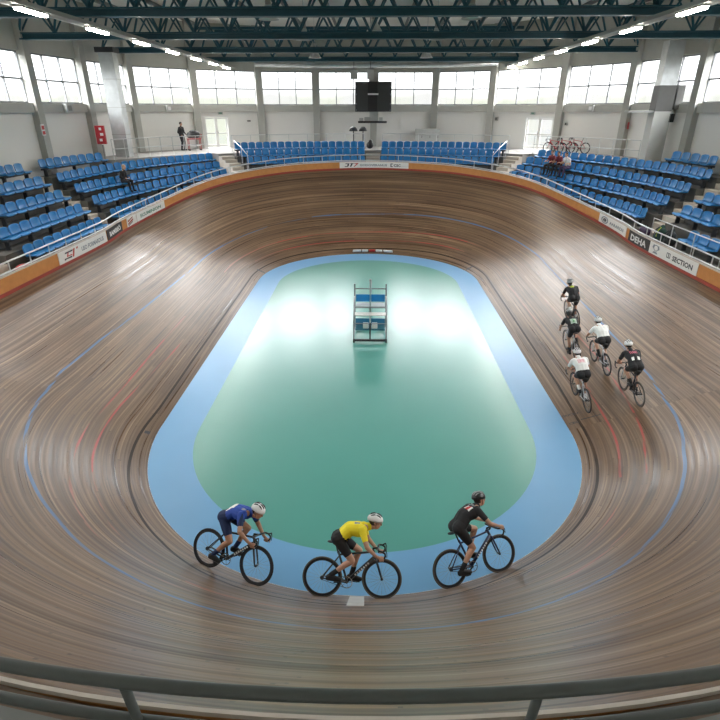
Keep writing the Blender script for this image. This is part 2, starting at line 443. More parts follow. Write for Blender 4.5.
# guard rail on the fence (left straight, far turn, right straight)
gr = thing('guard_rail', 'pale steel tube rail on short posts along the top of the orange fence', 'rail', outer(tc0, .12))
t0g, t1g = tR(13.), tL(13.)
RH = lambda t: FH(t)+.38
under(MB().tube([outer(t0g+(t1g-t0g)*i/160, .06, RH(t0g+(t1g-t0g)*i/160)) for i in range(161)], .030, 8).build('top_rail', M_rail, smooth=True), gr)
under(MB().tube([outer(t0g+(t1g-t0g)*i/160, .06, FH(t0g+(t1g-t0g)*i/160)+.055) for i in range(161)], .028, 8).build('lower_rail', M_rail, smooth=True), gr)
s0, s1 = s_of_t(t0g), s_of_t(t1g); NP = 50
for i in range(NP):
    t = t_of_s(s0+(s1-s0)*(i+.5)/NP)
    under(MB().tube([outer(t, .06, FH(t)+.012), outer(t, .06, RH(t))], .022, 6).build('post', M_rail), gr)

def banner(name, label, sc_mid, w, bg, items):
    "a thin board on the fence; items: (kind, x from the board's left end, z0, size, material, text). Seen from the infield the left end has the larger s."
    root = thing(name, label, 'banner', outer(t_of_s(sc_mid), .03))
    L0 = sc_mid+w/2; t = lambda x: t_of_s(L0-x); z0, z1 = .115, None
    def P(x, z, off): 
        tt = t(x); return outer(tt, off, z*(FH(tt)-.16)+.115)
    n = max(4, int(w/.25)); mb = MB(); vs = []
    for i in range(n+1):
        x = w*i/n
        for z, off in ((0, .008), (1, .008), (1, .032), (0, .032)): vs.append(P(x, z, off))
    fs = [(i*4+k, i*4+(k+1) % 4, (i+1)*4+(k+1) % 4, (i+1)*4+k) for i in range(n) for k in range(4)]+[(0, 1, 2, 3), (n*4, n*4+3, n*4+2, n*4+1)]
    mb.add(vs, fs); under(mb.build('board', bg), root)
    for kind, x0, zz, size, m_, tx in items:
        mb = MB()
        if kind == 'text':
            g, f, w_ = text_geo(tx[0], 1., .035); k = tx[1]/w_
            mb.add([P(x0+p.x*k, zz+p.y*size, .004) for p in g], f); nm = 'lettering'
        else:
            nm = 'logo'
            for poly in tx:
                mb.add([P(x0+px*size, zz+pz, .004) for px, pz in poly], [tuple(range(len(poly)))])
        under(mb.build(nm, m_), root)
    return root
def arcpoly(cx, cz, rx, rz, n=20, inner=.7, a0=0, a1=360):
    out = []
    for i in range(n):
        a, b = math.radians(a0+(a1-a0)*i/n), math.radians(a0+(a1-a0)*(i+1)/n)
        out.append([(cx+rx*math.cos(a), cz+rz*math.sin(a)), (cx+rx*math.cos(b), cz+rz*math.sin(b)), (cx+rx*inner*math.cos(b), cz+rz*inner*math.sin(b)), (cx+rx*inner*math.cos(a), cz+rz*inner*math.sin(a))])
    return out
def sy(y, side): return s_of_t(tL(y)) if side < 0 else s_of_t(tR(y))
def sph(side, f): return s_of_t(tphi(side, f))
def between(sa, sb): return (sa+sb)/2, abs(sa-sb)
# left boards
m_, w = between(sy(20.05, -1), sy(24.1, -1))
banner('advertising_banner', 'long white banner with a boxed red and black J emblem on the fence', m_, w, M_ban, [
    ('logo', .35, .18, 1., M_ink, [[(0, 0), (.12, 0), (.16, .14), (.04, .14)], [(.05, .06), (.55, .0), (.62, .14), (.1, .14)], [(.1, .5), (.7, .5), (.74, .62), (.14, .62)]]),
    ('logo', .35, .18, 1., M_inkr, [[(.62, 0), (.74, 0), (.9, .66), (.78, .66)], [(.2, .2), (.3, .2), (.42, .55), (.32, .55)], [(.3, .2), (.62, .2), (.64, .28), (.32, .28)], [(1., .52), (1.12, .52), (1.16, .68), (1.04, .68)]]),
    ('text', 1.75, .30, .52, M_inkb, ('USO FORMARDUS', 2.0))])
m_, w = between(sy(24.2, -1), sph(-1, 1.5))
banner('advertising_banner', 'small black banner with white letters beside the boxed J banner', m_, w, M_banb, [('text', .22, .25, .62, M_inkw, ('BAMBE\u00d6', w-.4))])
m_, w = between(sph(-1, 4.0), sph(-1, 8.2))
banner('advertising_banner', 'small orange board with brown diagonal stripes on the fence', m_, w, M_ban, [('logo', .06, .1, 1., M_redstrip, [[(0, .1), (.5, .42), (.5, .6), (0, .28)], [(0, .4), (.5, .72), (.5, .82), (0, .58)]]), ('logo', .06, .1, 1., M_ink, [[(0, -.05), (.4, .18), (.5, .36), (0, .04)]])])
m_, w = between(sph(-1, 8.4), sph(-1, 19.5))
banner('advertising_banner', 'white banner with green lettering on the fence below the fire cabinet', m_, w, M_ban, [('text', .3, .3, .55, M_inkg, ('ECUMINION', w-.6))])
# far board
m_ = s_of_t(tc0)-.28; w = 4.4
banner('advertising_banner', 'long white banner with red and black emblem below the central stairs', m_, w, M_ban, [
    ('logo', .3, .22, 1., M_ink, [[(0, 0), (.22, 0), (.26, .12), (.04, .12)], [(.04, .48), (.3, .48), (.34, .6), (.08, .6)], [(.18, .12), (.28, .12), (.3, .5), (.2, .5)], [(.34, 0), (.44, 0), (.54, .5), (.44, .5)], [(.36, .5), (.58, .5), (.6, .62), (.4, .62)]]),
    ('logo', .3, .22, 1., M_inkr, [[(.58, 0), (.66, 0), (.88, .5), (.78, .5)], [(.62, .5), (.9, .5), (.9, .62), (.64, .62)]]),
    ('text', 1.28, .30, .50, M_inkb, ('GODOVERANUS', 1.75)),
    ('logo', 3.25, .2, 1., M_ink, [[(0, 0), (.06, 0), (.06, .6), (0, .6)], [(.06, 0), (.16, 0), (.16, .12), (.06, .12)], [(.06, .48), (.16, .48), (.16, .6), (.06, .6)]]),
    ('text', 3.45, .28, .58, M_ink, ('CSC', .45)), ('text', 3.95, .28, .2, M_inkb, ('\u2013\u2013\u2013', .4))])
# right boards
m_, w = between(sph(1, 10.5), sy(25.0, 1))
banner('advertising_banner', 'white banner with a round blue emblem on the fence', m_, w, M_ban, [('logo', .5, .5, 1., M_inkb, arcpoly(0, 0, .30, .40)), ('logo', .5, .5, 1., M_ink, arcpoly(0, 0, .15, .2, inner=.2)), ('text', .95, .32, .42, M_inkb, ('AARARON', w-1.2))])
m_, w = between(sy(24.7, 1), sy(22.75, 1))
banner('advertising_banner', 'small black banner with white letters next to the round emblem banner', m_, w, M_banb, [('text', .2, .2, .78, M_inkw, ('DEHA', w-.45))])
m_, w = between(sy(22.7, 1), sy(19.05, 1))
banner('advertising_banner', 'long white banner with a pale crest on the fence in front of backpacks', m_, w, M_ban, [('logo', .55, .5, 1., M_inkb, arcpoly(0, .12, .2, .28, inner=.75)+[[(-.22, -.36), (.22, -.36), (.12, -.2), (-.12, -.2)], [(-.3, .1), (-.2, .0), (-.1, .32), (-.22, .4)], [(.3, .1), (.2, .0), (.1, .32), (.22, .4)]]),
    ('logo', 1.45, .28, 1., M_ink, arcpoly(.14, .24, .2, .3, inner=.7, n=4, a0=45, a1=405)+[[(.12, .08), (.18, .08), (.18, .42), (.12, .42)]]), ('text', 1.9, .28, .56, M_ink, ('SECTION', w-2.2))])

# ------------------------------------------------------------------ near platform and hand rail
AC = V((0, YA, 0))
def arcp(r, x=None, ang=None, z=0):
    a = ang if ang is not None else -math.acos(max(-1, min(1, x/r)))
    return V((r*math.cos(a), YA+r*math.sin(a), z))
mb = MB(); vs = []
NA = 60
for i in range(NA+1):
    a = PI+PI*.12+(PI*.76)*i/NA
    for r, z in ((10.235, 4.38), (13.2, 4.38), (13.2, 4.2), (10.235, 4.2)): vs.append(arcp(r, ang=a, z=z))
mb.add(vs, [(i*4+k, i*4+(k+1) % 4, (i+1)*4+(k+1) % 4, (i+1)*4+k) for i in range(NA) for k in range(4)])
struct(mb.build('floor_platform', mat('platform_grey', (.20, .20, .19), .8)))['label'] = 'grey spectator platform behind the near turn'
mb = MB(); vs = []
for i in range(NA+1):
    a = PI+PI*.12+(PI*.76)*i/NA
    for r, z in ((10.105, 4.33), (10.234, 4.33), (10.234, 4.0), (10.105, 4.0)): vs.append(arcp(r, ang=a, z=z))
mb.add(vs, [(i*4+k, i*4+(k+1) % 4, (i+1)*4+(k+1) % 4, (i+1)*4+k) for i in range(NA) for k in range(4)])
struct(mb.build('floor_ledge', mat('ledge_brown', (.17, .115, .08), .7)))['label'] = 'brown timber ledge between fence and platform'
hr = thing('hand_rail', 'grey curved two-tube hand rail across the bottom of the photo', 'rail', arcp(10.5, ang=-PI/2, z=4.38))
for nm, r, z, rad in (('top_rail', 10.50, 5.265, .030), ('lower_rail', 10.46, 4.925, .026)):
    under(MB().tube([arcp(r, ang=-PI/2-1.0+2.0*i/90, z=z) for i in range(91)], rad, 12).build(nm, M_nrail, smooth=True), hr)
for k in range(-4, 6):
    a = -PI/2+(-.96+k*1.86)/10.48
    under(MB().tube([arcp(10.44, ang=a, z=4.39), arcp(10.47, ang=a, z=4.9), arcp(10.50, ang=a, z=5.25)], .023, 10).build('post', M_nrail, smooth=True), hr)

# ------------------------------------------------------------------ building shell
NODES = [(-16.5, 10.2), (-16.45, 14.6), (-16.4, 19.1), (-16.35, 23.6), (-16.25, 28.1), (-15.75, 32.4), (-15.0, 36.8), (-12.1, 40.4), (-8.0, 42.6), (-3.97, 43.3), (.23, 43.4), (4.7, 43.4), (8.6, 41.9), (12.45, 38.5), (15.1, 34.5), (16.2, 29.4), (16.45, 24.6), (16.5, 19.8), (16.5, 15.), (16.5, 10.2),
         (15.6, 4.6), (12.8, 0.2), (8.6, -3.2), (4.3, -5.), (0, -5.5), (-4.3, -5.), (-8.6, -3.2), (-12.8, .2), (-15.6, 4.6)]
NODES = [V((x, y, 0)) for x, y in NODES]
ZS0, ZW0, ZW1, ZT = 7.45, 7.87, 10.05, 12.75
NB = len(NODES)
DOORS = {7: (.10, .49), 12: (.52, .93)}
ZD0, ZD1 = 5.12, 7.18
sides = {}
def side_of(i):
    if 6 <= i <= 13: return 'far'
    if i < 6: return 'left'
    if i < 19: return 'right'
    return 'near'
wallmb = {k: MB() for k in ('left', 'far', 'right', 'near')}
wi = 0
for i in range(NB):
    a, b = NODES[i], NODES[(i+1) % NB]; u = (b-a).normalized(); L = (b-a).length; nin = V((u.y, -u.x, 0))
    mb = wallmb[side_of(i)]
    Z = Matrix((u, nin, V((0, 0, 1)))).transposed()
    def pan(x0, x1, z0, z1, th, off, mi):
        mb.box(a+u*((x0+x1)/2)+nin*off+V((0, 0, (z0+z1)/2)), (x1-x0, th, z1-z0), Z, mi)
    if i in DOORS:
        f0, f1 = DOORS[i][0]*L, DOORS[i][1]*L
        pan(0, f0, 1.5, ZS0, .2, 0, 0); pan(f1, L, 1.5, ZS0, .2, 0, 0); pan(f0, f1, ZD1, ZS0, .2, 0, 0); pan(f0, f1, 1.5, ZD0, .2, 0, 0)
    else: pan(0, L, 0 if not 6 <= i <= 13 else 1.5, ZS0, .2, 0, 0)
    pan(0, L, ZS0, ZW0, .42, .06, 1)
    pan(0, L, ZW1, ZT, .3, 0, 2)
    if 20 < i < 27:
        pan(0, L, ZW0, ZW1, .2, 0, 0); continue
    # window: frame with mullions, and the glass as its part
    wi += 1
    w = struct(MB().box((0, 0, 0), (.01, .01, .01)).build('window_%d' % wi, M_frame)) if False else None
    fr = MB(); c = V((0, 0, 0)); x0, x1 = .24, L-.24
    for z in (ZW0+.04, (ZW0+ZW1)/2-.06, ZW1-.04): fr.box(a+u*(L/2)+V((0, 0, z)), (x1-x0, .09, .07), Z)
    for q in (0, 1/3, 2/3, 1): fr.box(a+u*(x0+(x1-x0)*q)+V((0, 0, (ZW0+ZW1)/2)), (.06, .09, ZW1-ZW0), Z)
    wo = struct(fr.build('window_%d' % wi, M_frame))
    MB().box(a+u*(L/2)+V((0, 0, (ZW0+ZW1)/2)), (x1-x0, .012, ZW1-ZW0), Z).build('pane', M_glass, wo)
for k, mb in wallmb.items(): struct(mb.build('wall_'+k, [M_white, M_sill, M_head]))
for i, p in enumerate(NODES):
    a, b = NODES[i-1], NODES[(i+1) % NB]; u = (b-a).normalized(); nin = V((u.y, -u.x, 0))
    o = struct(MB().box(V((0, 0, ZT/2+.7)), (.46, .56, ZT-1.4), Matrix((u, nin, V((0, 0, 1)))).transposed()).build('wall_column', M_conc, loc=p+nin*.16))
di = 0
for i, (f0, f1) in DOORS.items():
    a, b = NODES[i], NODES[i+1]; u = (b-a).normalized(); L = (b-a).length; nin = V((u.y, -u.x, 0)); Z = Matrix((u, nin, V((0, 0, 1)))).transposed()
    di += 1; x0, x1 = f0*L, f1*L; xm = (x0+x1)/2
    fr = MB()
    for x in (x0+.05, x1-.05): fr.box(a+u*x+V((0, 0, (ZD0+ZD1)/2)), (.1, .26, ZD1-ZD0), Z)
    fr.box(a+u*xm+V((0, 0, ZD1-.05)), (x1-x0, .26, .1), Z)
    d = struct(fr.build('door_%d' % di, mat('door_white', (.75, .75, .73), .5, var=.04)))
    for q in (-1, 1):
        hw = (x1-x0-.22)/2; cx = xm+q*hw/2; lf = MB()
        for x in (cx-hw/2+.05, cx+hw/2-.05): lf.box(a+u*x+V((0, 0, (ZD0+ZD1-.1)/2)), (.09, .05, ZD1-ZD0-.12), Z)
        for z in (ZD0+.12, ZD0+.95, ZD1-.16): lf.box(a+u*cx+V((0, 0, z)), (hw-.16, .05, .12 if z < ZD0+.5 else .07), Z)
        l = lf.build('door_leaf', mat('door_white', (0, 0, 0)), d)
        MB().box(a+u*cx+V((0, 0, (ZD0+ZD1-.1)/2)), (hw-.16, .012, ZD1-ZD0-.3), Z).build('glass', M_glass, l)
        MB().box(a+u*(xm+q*.09)+nin*.05+V((0, 0, ZD0+1.02)), (.03, .05, .18), Z).build('handle', M_chrome, l)
# roof
mb = MB(); hull = [V((p.x*1.015, 18.7+(p.y-18.7)*1.012, ZT)) for p in NODES]
mb.add(hull+[V((p.x, p.y, ZT+.2)) for p in hull], [tuple(range(NB)), tuple(reversed(range(NB, 2*NB)))]+[(i, (i+1) % NB, NB+(i+1) % NB, NB+i) for i in range(NB)])
struct(mb.build('ceiling', M_roof))
def wall_hit(p, d):
    "distance from p along d to the wall line"
    best = 99
    for i in range(NB):
        a, b = NODES[i], NODES[(i+1) % NB]; e = b-a; den = d.x*e.y-d.y*e.x
        if abs(den) < 1e-9: continue
        q = a-p; s = (q.x*e.y-q.y*e.x)/den; w = (q.x*d.y-q.y*d.x)/den
        if 0 <= w <= 1 and 0 < s < best: best = s
    return best
for x in (-14, -11.5, -6.9, -4.6, -2.3, 0, 2.3, 4.6, 6.9, 11.5, 14):
    y1 = wall_hit(V((x, 18, 0)), V((0, 1, 0)))+18; y0 = 18-wall_hit(V((x, 18, 0)), V((0, -1, 0)))
    struct(MB().box((0, 0, 0), (.10, y1-y0-.5, .20)).build('ceiling_purlin', M_purl, loc=(x, (y0+y1)/2, ZT-.11)))

# ------------------------------------------------------------------ roof trusses
def truss(y, label):
    xl = -wall_hit(V((0, y, 0)), V((-1, 0, 0)))+.35; xr = wall_hit(V((0, y, 0)), V((1, 0, 0)))-.35
    root = thing('roof_truss', label, 'truss', (0, y, 10.46), group='roof trusses')
    zb, zt = .16, 1.86
    ib = MB().bar((xl, 0, .04), (xr, 0, .04), .34, .06).bar((xl, 0, zb), (xr, 0, zb), .06, .2).bar((xl, 0, .27), (xr, 0, .27), .30, .05)
    ib.build('bottom_chord', M_teal, root)
    n = max(6, int(round((xr-xl)/1.62))); 
    for s in (-1, 1):
        MB().bar((xl, s*.62, zt), (xr, s*.62, zt), .14, .16).build('top_chord', M_teal, root)
        lat = MB()
        for k in range(n):
            a, b = xl+(xr-xl)*k/n, xl+(xr-xl)*(k+1)/n; m = (a+b)/2
            lat.bar((a, s*.05, .28), (m, s*.60, zt-.06), .075, .075).bar((m, s*.60, zt-.06), (b, s*.05, .28), .075, .075)
        lat.build('web_lattice', M_teal, root)
    br = MB()
    for k in range(n):
        m = xl+(xr-xl)*(k+.5)/n; br.bar((m, -.62, zt), (m, .62, zt), .06)
        if k < n-1: br.bar((m, -.62, zt), (xl+(xr-xl)*(k+1.5)/n, .62, zt), .05)
    br.build('cross_bracing', M_teal, root)
names = ['third roof truss from the far wall', 'second roof truss from the far wall', 'roof truss closest to the far wall']
for y, lab in zip((21.5, 28.0, 34.4, 40.6), ('dark teal lattice roof truss, the one at the top edge of the photo', 'dark teal lattice roof truss, second below the top edge of the photo', 'dark teal lattice roof truss, third below the top edge of the photo', 'dark teal lattice roof truss right in front of the far windows')):
    truss(y, lab)
truss(15.1, 'dark teal lattice roof truss over the near end of the infield'); truss(8.7, 'dark teal lattice roof truss over the near turn')

# cable trays with fluorescent battens
for sx, nm in ((-1, 'fire cabinet'), (1, 'wall of the three spectators')):
    x = -9.45 if sx < 0 else 9.25; zt_ = 10.13 if sx < 0 else 10.2
    root = thing('cable_tray', 'long grey lighting tray under the trusses, '+('fire cabinet' if sx < 0 else 'backpack')+' side', 'tray', (x, 18, zt_+.03))
    MB().box((0, 5, 0), (.34, 37, .03)).build('base_plate', M_tray, root)
    for q in (-1, 1): MB().box((q*.17, 5, .04), (.02, 37, .12)).build('side_rail', M_tray, root)
    MB().box((.28*sx, 5, .02), (.05, 37, .07)).build('conduit', M_galv, root)
    ords = ['first', 'second', 'third', 'fourth', 'fifth', 'sixth', 'seventh', 'eighth', 'ninth', 'tenth', 'eleventh', 'twelfth']
    ys = [5.2, 9.3, 13.4, 17.5, 21.5, 25.4, 29.2, 33.0, 36.4, 39.6]
    if sx > 0: ys = [y+.75 for y in ys[:-1]]+[40.2]
    for k, y in enumerate(ys):
        l = thing('fluorescent_light', 'lit fluorescent batten, %s from the far wall, tray on the %s side' % (ords[len(ys)-1-k], 'fire cabinet' if sx < 0 else 'backpack'), 'lamp', (x-sx*.02, y, zt_), group='lit fluorescent battens on the trays')
        MB().box((0, 0, -.02), (.22, 1.45, .04)).build('housing', M_tray, l)
        MB().box((0, 0, -.07), (.17, 1.38, .06)).build('tube', M_lamp, l)
        for q in (-.5, .5): MB().box((0, q, .006), (.06, .03, .010)).build('hanger', M_tray, l)

# silver high-bay lamps (off) hung between the trusses
for k, (x, y, z, lab) in enumerate([(-3.95, 24.6, 10.95, 'silver high bay lamp, lower one on the fire cabinet side'), (3.95, 24.6, 10.95, 'silver high bay lamp, lower one on the spectators side'), (-3.3, 30.9, 10.9, 'silver high bay lamp halfway back on the fire cabinet side'), (3.3, 30.9, 10.9, 'silver high bay lamp halfway back on the spectators side'), (-3.4, 37.4, 10.6, 'silver high bay lamp near the far windows, fire cabinet side'), (3.4, 37.4, 10.6, 'silver high bay lamp near the far windows, spectators side'), (.2, 31.2, 11.3, 'silver high bay lamp over the centre line')]):
    l = thing('high_bay_lamp', lab, 'lamp', (x, y, z), group='unlit high bay lamps in the roof')
    MB().lathe([(.02, .32), (.14, .32), (.16, .2), (.36, -.12), (.40, -.16), (.385, -.16), (.33, -.1), (.14, .16), (.02, .18)], n=20).build('reflector', M_galv, l, True)
    MB().lathe([(.005, .62), (.11, .62), (.12, .34), (.005, .34)], n=14).build('ballast', M_tray, l)
    MB().tube([(0, 0, .6), (0, 0, ZT-z-.02)], .012, 6).build('hanger', M_galv, l)
du = thing('ventilation_duct', 'long pale ventilation duct along the top of the far windows', 'duct', (.2, 42.3, 10.35))
dp = [NODES[i]+(V((0, 18.7, 0))-V((0, NODES[i].y, 0))).normalized()*.62+V((0, 0, 10.42)) for i in (8, 9, 10, 11, 12)]
under_ = MB().tube(dp, .17, 12).build('pipe', M_galv, None, True); under_.parent = du; under_.matrix_parent_inverse = du.matrix_basis.inverted()
for q in dp:
    c_ = MB().box(q+V((0, 0, .22)), (.06, .36, .12)).build('hanger', M_dark); c_.parent = du; c_.matrix_parent_inverse = du.matrix_basis.inverted()
# white ventilation pipes / loudspeakers cluster in the middle of the roof
for x, lab in ((.0, 'pale loudspeaker hung above the scoreboard'), (-1.1, 'small pale loudspeaker hung beside the one above the scoreboard')):
    l = thing('loudspeaker', lab, 'loudspeaker', (x, 40.0, 9.75))
    MB().box((0, 0, .0), (.45, .4, .6), Euler((.35, 0, 0)).to_matrix()).build('cabinet', M_cab, l)
    MB().tube([(0, 0, .25), (0, 0, .72)], .02, 6).build('bracket', M_dark, l)

# ------------------------------------------------------------------ terraces
def ztab(tab): return lambda t: interp(t, tab)
PITCH = .78
off = lambda k: .9+PITCH*k
def mk(tab_cols, ts):
    "rows of seat-top heights against station -> list of functions"
    out = []
    for k in range(len(tab_cols[0])):
        pr = sorted((ts[j], tab_cols[j][k]) for j in range(len(ts))); out.append(ztab(pr))
    return out
zL1 = mk([[3.05, 3.66, 4.27, 4.86, 5.42], [3.05, 3.66, 4.27, 4.86, 5.42]], [tL(15), tL(26)])
zL2 = mk([[3.2, 3.82, 4.37, 4.86, 5.46], [3.4, 3.95, 4.42, 4.99, 5.5], [4.0, 4.38, 4.72, 5.16, 5.6]], [tphi(-1, 5), tphi(-1, 20), tphi(-1, 47)])
zF = mk([[5.0, 5.39, 5.75], [4.87, 5.29, 5.68], [5.0, 5.39, 5.75]], [tphi(1, 48), tc0, tphi(-1, 48)])
zR2 = mk([[3.48, 4.08, 4.64, 5.22, 5.67], [3.60, 4.13, 4.68, 5.25, 5.74], [4.0, 4.36, 4.87, 5.33, 5.8], [4.3, 4.62, 5.02, 5.42, 5.9]], [tR(24.5), tphi(1, 16), tphi(1, 33), tphi(1, 45)])
zR1 = mk([[3.33, 3.95, 4.47, 5.08, 5.6], [3.33, 3.95, 4.47, 5.08, 5.6]], [tR(15), tR(24)])
SEAT_TOP = .80
def terrace(name, ta, tb, zf, nrows, label, matl, half=False, n=24, otop=None, otoA=.14):
    mb = MB(); lev = []
    for k in range(nrows):
        o0 = (off(k)-.62) if k else otoA; o1 = off(k)+PITCH-.62
        if half:
            zprev = (lambda t, k=k: zf[k-1](t)-SEAT_TOP) if k else (lambda t: zf[0](t)-SEAT_TOP-.35)
            om = o0+.36
            lev.append((o0, om, (lambda t, k=k, zp=zprev: (zp(t)+zf[k](t)-SEAT_TOP)/2+.01))); lev.append((om, o1, (lambda t, k=k: zf[k](t)-SEAT_TOP+.01)))
        else: lev.append((o0, o1, (lambda t, k=k: zf[k](t)-SEAT_TOP)))
    vs = []; K = 0
    for i in range(n+1):
        t = ta+(tb-ta)*i/n; p, nn = base(t); w = width(t)*math.cos(beta(t)); pr = [(lev[0][0], .0)]
        for o0, o1, z in lev: pr += [(o0, z(t)), (o1, z(t))]
        pr += [(lev[-1][1], 0.)]
        K = len(pr)
        for o, z in pr: vs.append(p+nn*(w+o)+V((0, 0, z)))
    fs = [(i*K+k, i*K+(k+1) % K, (i+1)*K+(k+1) % K, (i+1)*K+k) for i in range(n) for k in range(K)]
    fs += [tuple(range(K)), tuple(reversed([n*K+k for k in range(K)]))]
    mb.add(vs, fs); o = struct(mb.build(name, matl)); o['label'] = label; return o
AL0, AL1 = 25.5, tphi(-1, 4.0)
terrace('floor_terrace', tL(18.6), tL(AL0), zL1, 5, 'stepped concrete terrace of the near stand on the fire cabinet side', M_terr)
terrace('floor_stairs', tL(17.4), tL(18.6), zL1, 5, 'concrete stairs at the red cushion', M_step, True, 6)
terrace('floor_stairs', tL(AL0), AL1, zL2, 5, 'concrete stairs between the two stands on the fire cabinet side', M_step, True, 6)
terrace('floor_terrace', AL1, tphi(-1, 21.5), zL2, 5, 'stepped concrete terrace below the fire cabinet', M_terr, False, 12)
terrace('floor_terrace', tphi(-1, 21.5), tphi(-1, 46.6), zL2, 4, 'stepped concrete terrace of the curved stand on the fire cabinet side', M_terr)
terrace('floor_stairs', tphi(-1, 46.6), tphi(-1, 50.2), zF, 3, 'concrete stairs by the far glass door on the fire cabinet side', M_step, True, 6)
tcl, tcr = tc0+.11, tc0-.285
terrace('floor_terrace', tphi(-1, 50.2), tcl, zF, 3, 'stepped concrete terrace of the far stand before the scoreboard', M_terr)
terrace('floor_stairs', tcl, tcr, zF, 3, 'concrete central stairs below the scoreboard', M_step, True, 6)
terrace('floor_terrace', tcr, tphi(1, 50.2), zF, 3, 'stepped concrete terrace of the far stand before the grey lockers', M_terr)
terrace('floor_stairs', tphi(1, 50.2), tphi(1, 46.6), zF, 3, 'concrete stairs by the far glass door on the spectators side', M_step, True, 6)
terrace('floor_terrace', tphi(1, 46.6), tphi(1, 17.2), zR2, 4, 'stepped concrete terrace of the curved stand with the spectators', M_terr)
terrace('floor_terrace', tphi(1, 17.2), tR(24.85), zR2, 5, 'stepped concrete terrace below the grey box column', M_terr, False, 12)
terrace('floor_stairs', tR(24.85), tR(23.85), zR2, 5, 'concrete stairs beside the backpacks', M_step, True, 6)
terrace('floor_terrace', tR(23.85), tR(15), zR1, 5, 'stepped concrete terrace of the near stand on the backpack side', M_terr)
# upper walkway behind the far stands
def walkway(ta, tb, oin, z, label, n=40):
    mb = MB(); vs = []
    for i in range(n+1):
        t = ta+(tb-ta)*i/n; p, nn = base(t); w = width(t)*math.cos(beta(t))+oin; L = wall_hit(p, nn)-.02
        for r, zz in ((w, z), (L, z), (L, 0), (w, 0)): vs.append(p+nn*r+V((0, 0, zz)))
    mb.add(vs, [(i*4+k, i*4+(k+1) % 4, (i+1)*4+(k+1) % 4, (i+1)*4+k) for i in range(n) for k in range(4)]+[(0, 1, 2, 3), (n*4+3, n*4+2, n*4+1, n*4)])
    o = struct(mb.build('floor_walkway', M_deck)); o['label'] = label
ZWK = 5.1
walkway(tphi(-1, 21.5), tphi(-1, 46.6), off(3)+.16, ZWK, 'raised walkway behind the curved stand on the fire cabinet side')
walkway(tphi(-1, 46.6), tphi(1, 46.6), off(2)+.16, ZWK, 'raised walkway behind the far stands', 80)
walkway(tphi(1, 46.6), tphi(1, 17.2), off(3)+.16, ZWK, 'raised walkway behind the curved stand with the spectators')

def rpos(t, o, z):
    p, nn = base(t); return p+nn*(width(t)*math.cos(beta(t))+o)+V((0, 0, z))
# ------------------------------------------------------------------ seats
def seat_meshes(w):
    def shell(prof, bulge):
        nx = 6; bm = bmesh.new(); rows = []
        for j, (y, z) in enumerate(prof):
            r = []
            for i in range(nx+1):
                x = (i/nx-.5)*w; e = abs(i/nx-.5)*2
                kx = 1.-.10*(j in (0, len(prof)-1))
                dy, dz = bulge(e, j)
                r.append(bm.verts.new((x*kx, y+dy, z+dz)))
            rows.append(r)
        fs = []
        for j in range(len(prof)-1):
            for i in range(nx): fs.append(bm.faces.new((rows[j][i], rows[j][i+1], rows[j+1][i+1], rows[j+1][i])))
        bmesh.ops.recalc_face_normals(bm, faces=bm.faces)
        bmesh.ops.solidify(bm, geom=bm.faces[:], thickness=.022)
        bmesh.ops.recalc_face_normals(bm, faces=bm.faces)
        me = bpy.data.meshes.new('seat_shell'); bm.to_mesh(me); bm.free(); me.materials.append(M_seat)
        me.polygons.foreach_set('use_smooth', [True]*len(me.polygons)); return me
    pan = shell([(-.45, .375), (-.445, .405), (-.40, .425), (-.24, .408), (-.09, .402), (-.035, .415)], lambda e, j: (0, .028*e**3))
    bck = shell([(-.03, .42), (.005, .47), (.03, .57), (.045, .68), (.052, .76), (.05, .79)], lambda e, j: (-.05*e**3, -.035*(e**4) if j > 3 else 0))
    return pan, bck
SM = {}
ORD = 'first second third fourth fifth sixth seventh eighth ninth tenth eleventh twelfth thirteenth fourteenth fifteenth sixteenth seventeenth eighteenth nineteenth twentieth twenty-first twenty-second twenty-third twenty-fourth twenty-fifth twenty-sixth twenty-seventh twenty-eighth twenty-ninth thirtieth'.split()
ROWN = ['front', 'second', 'third', 'fourth', 'top']
nseat = 0
SEATPOS = {}
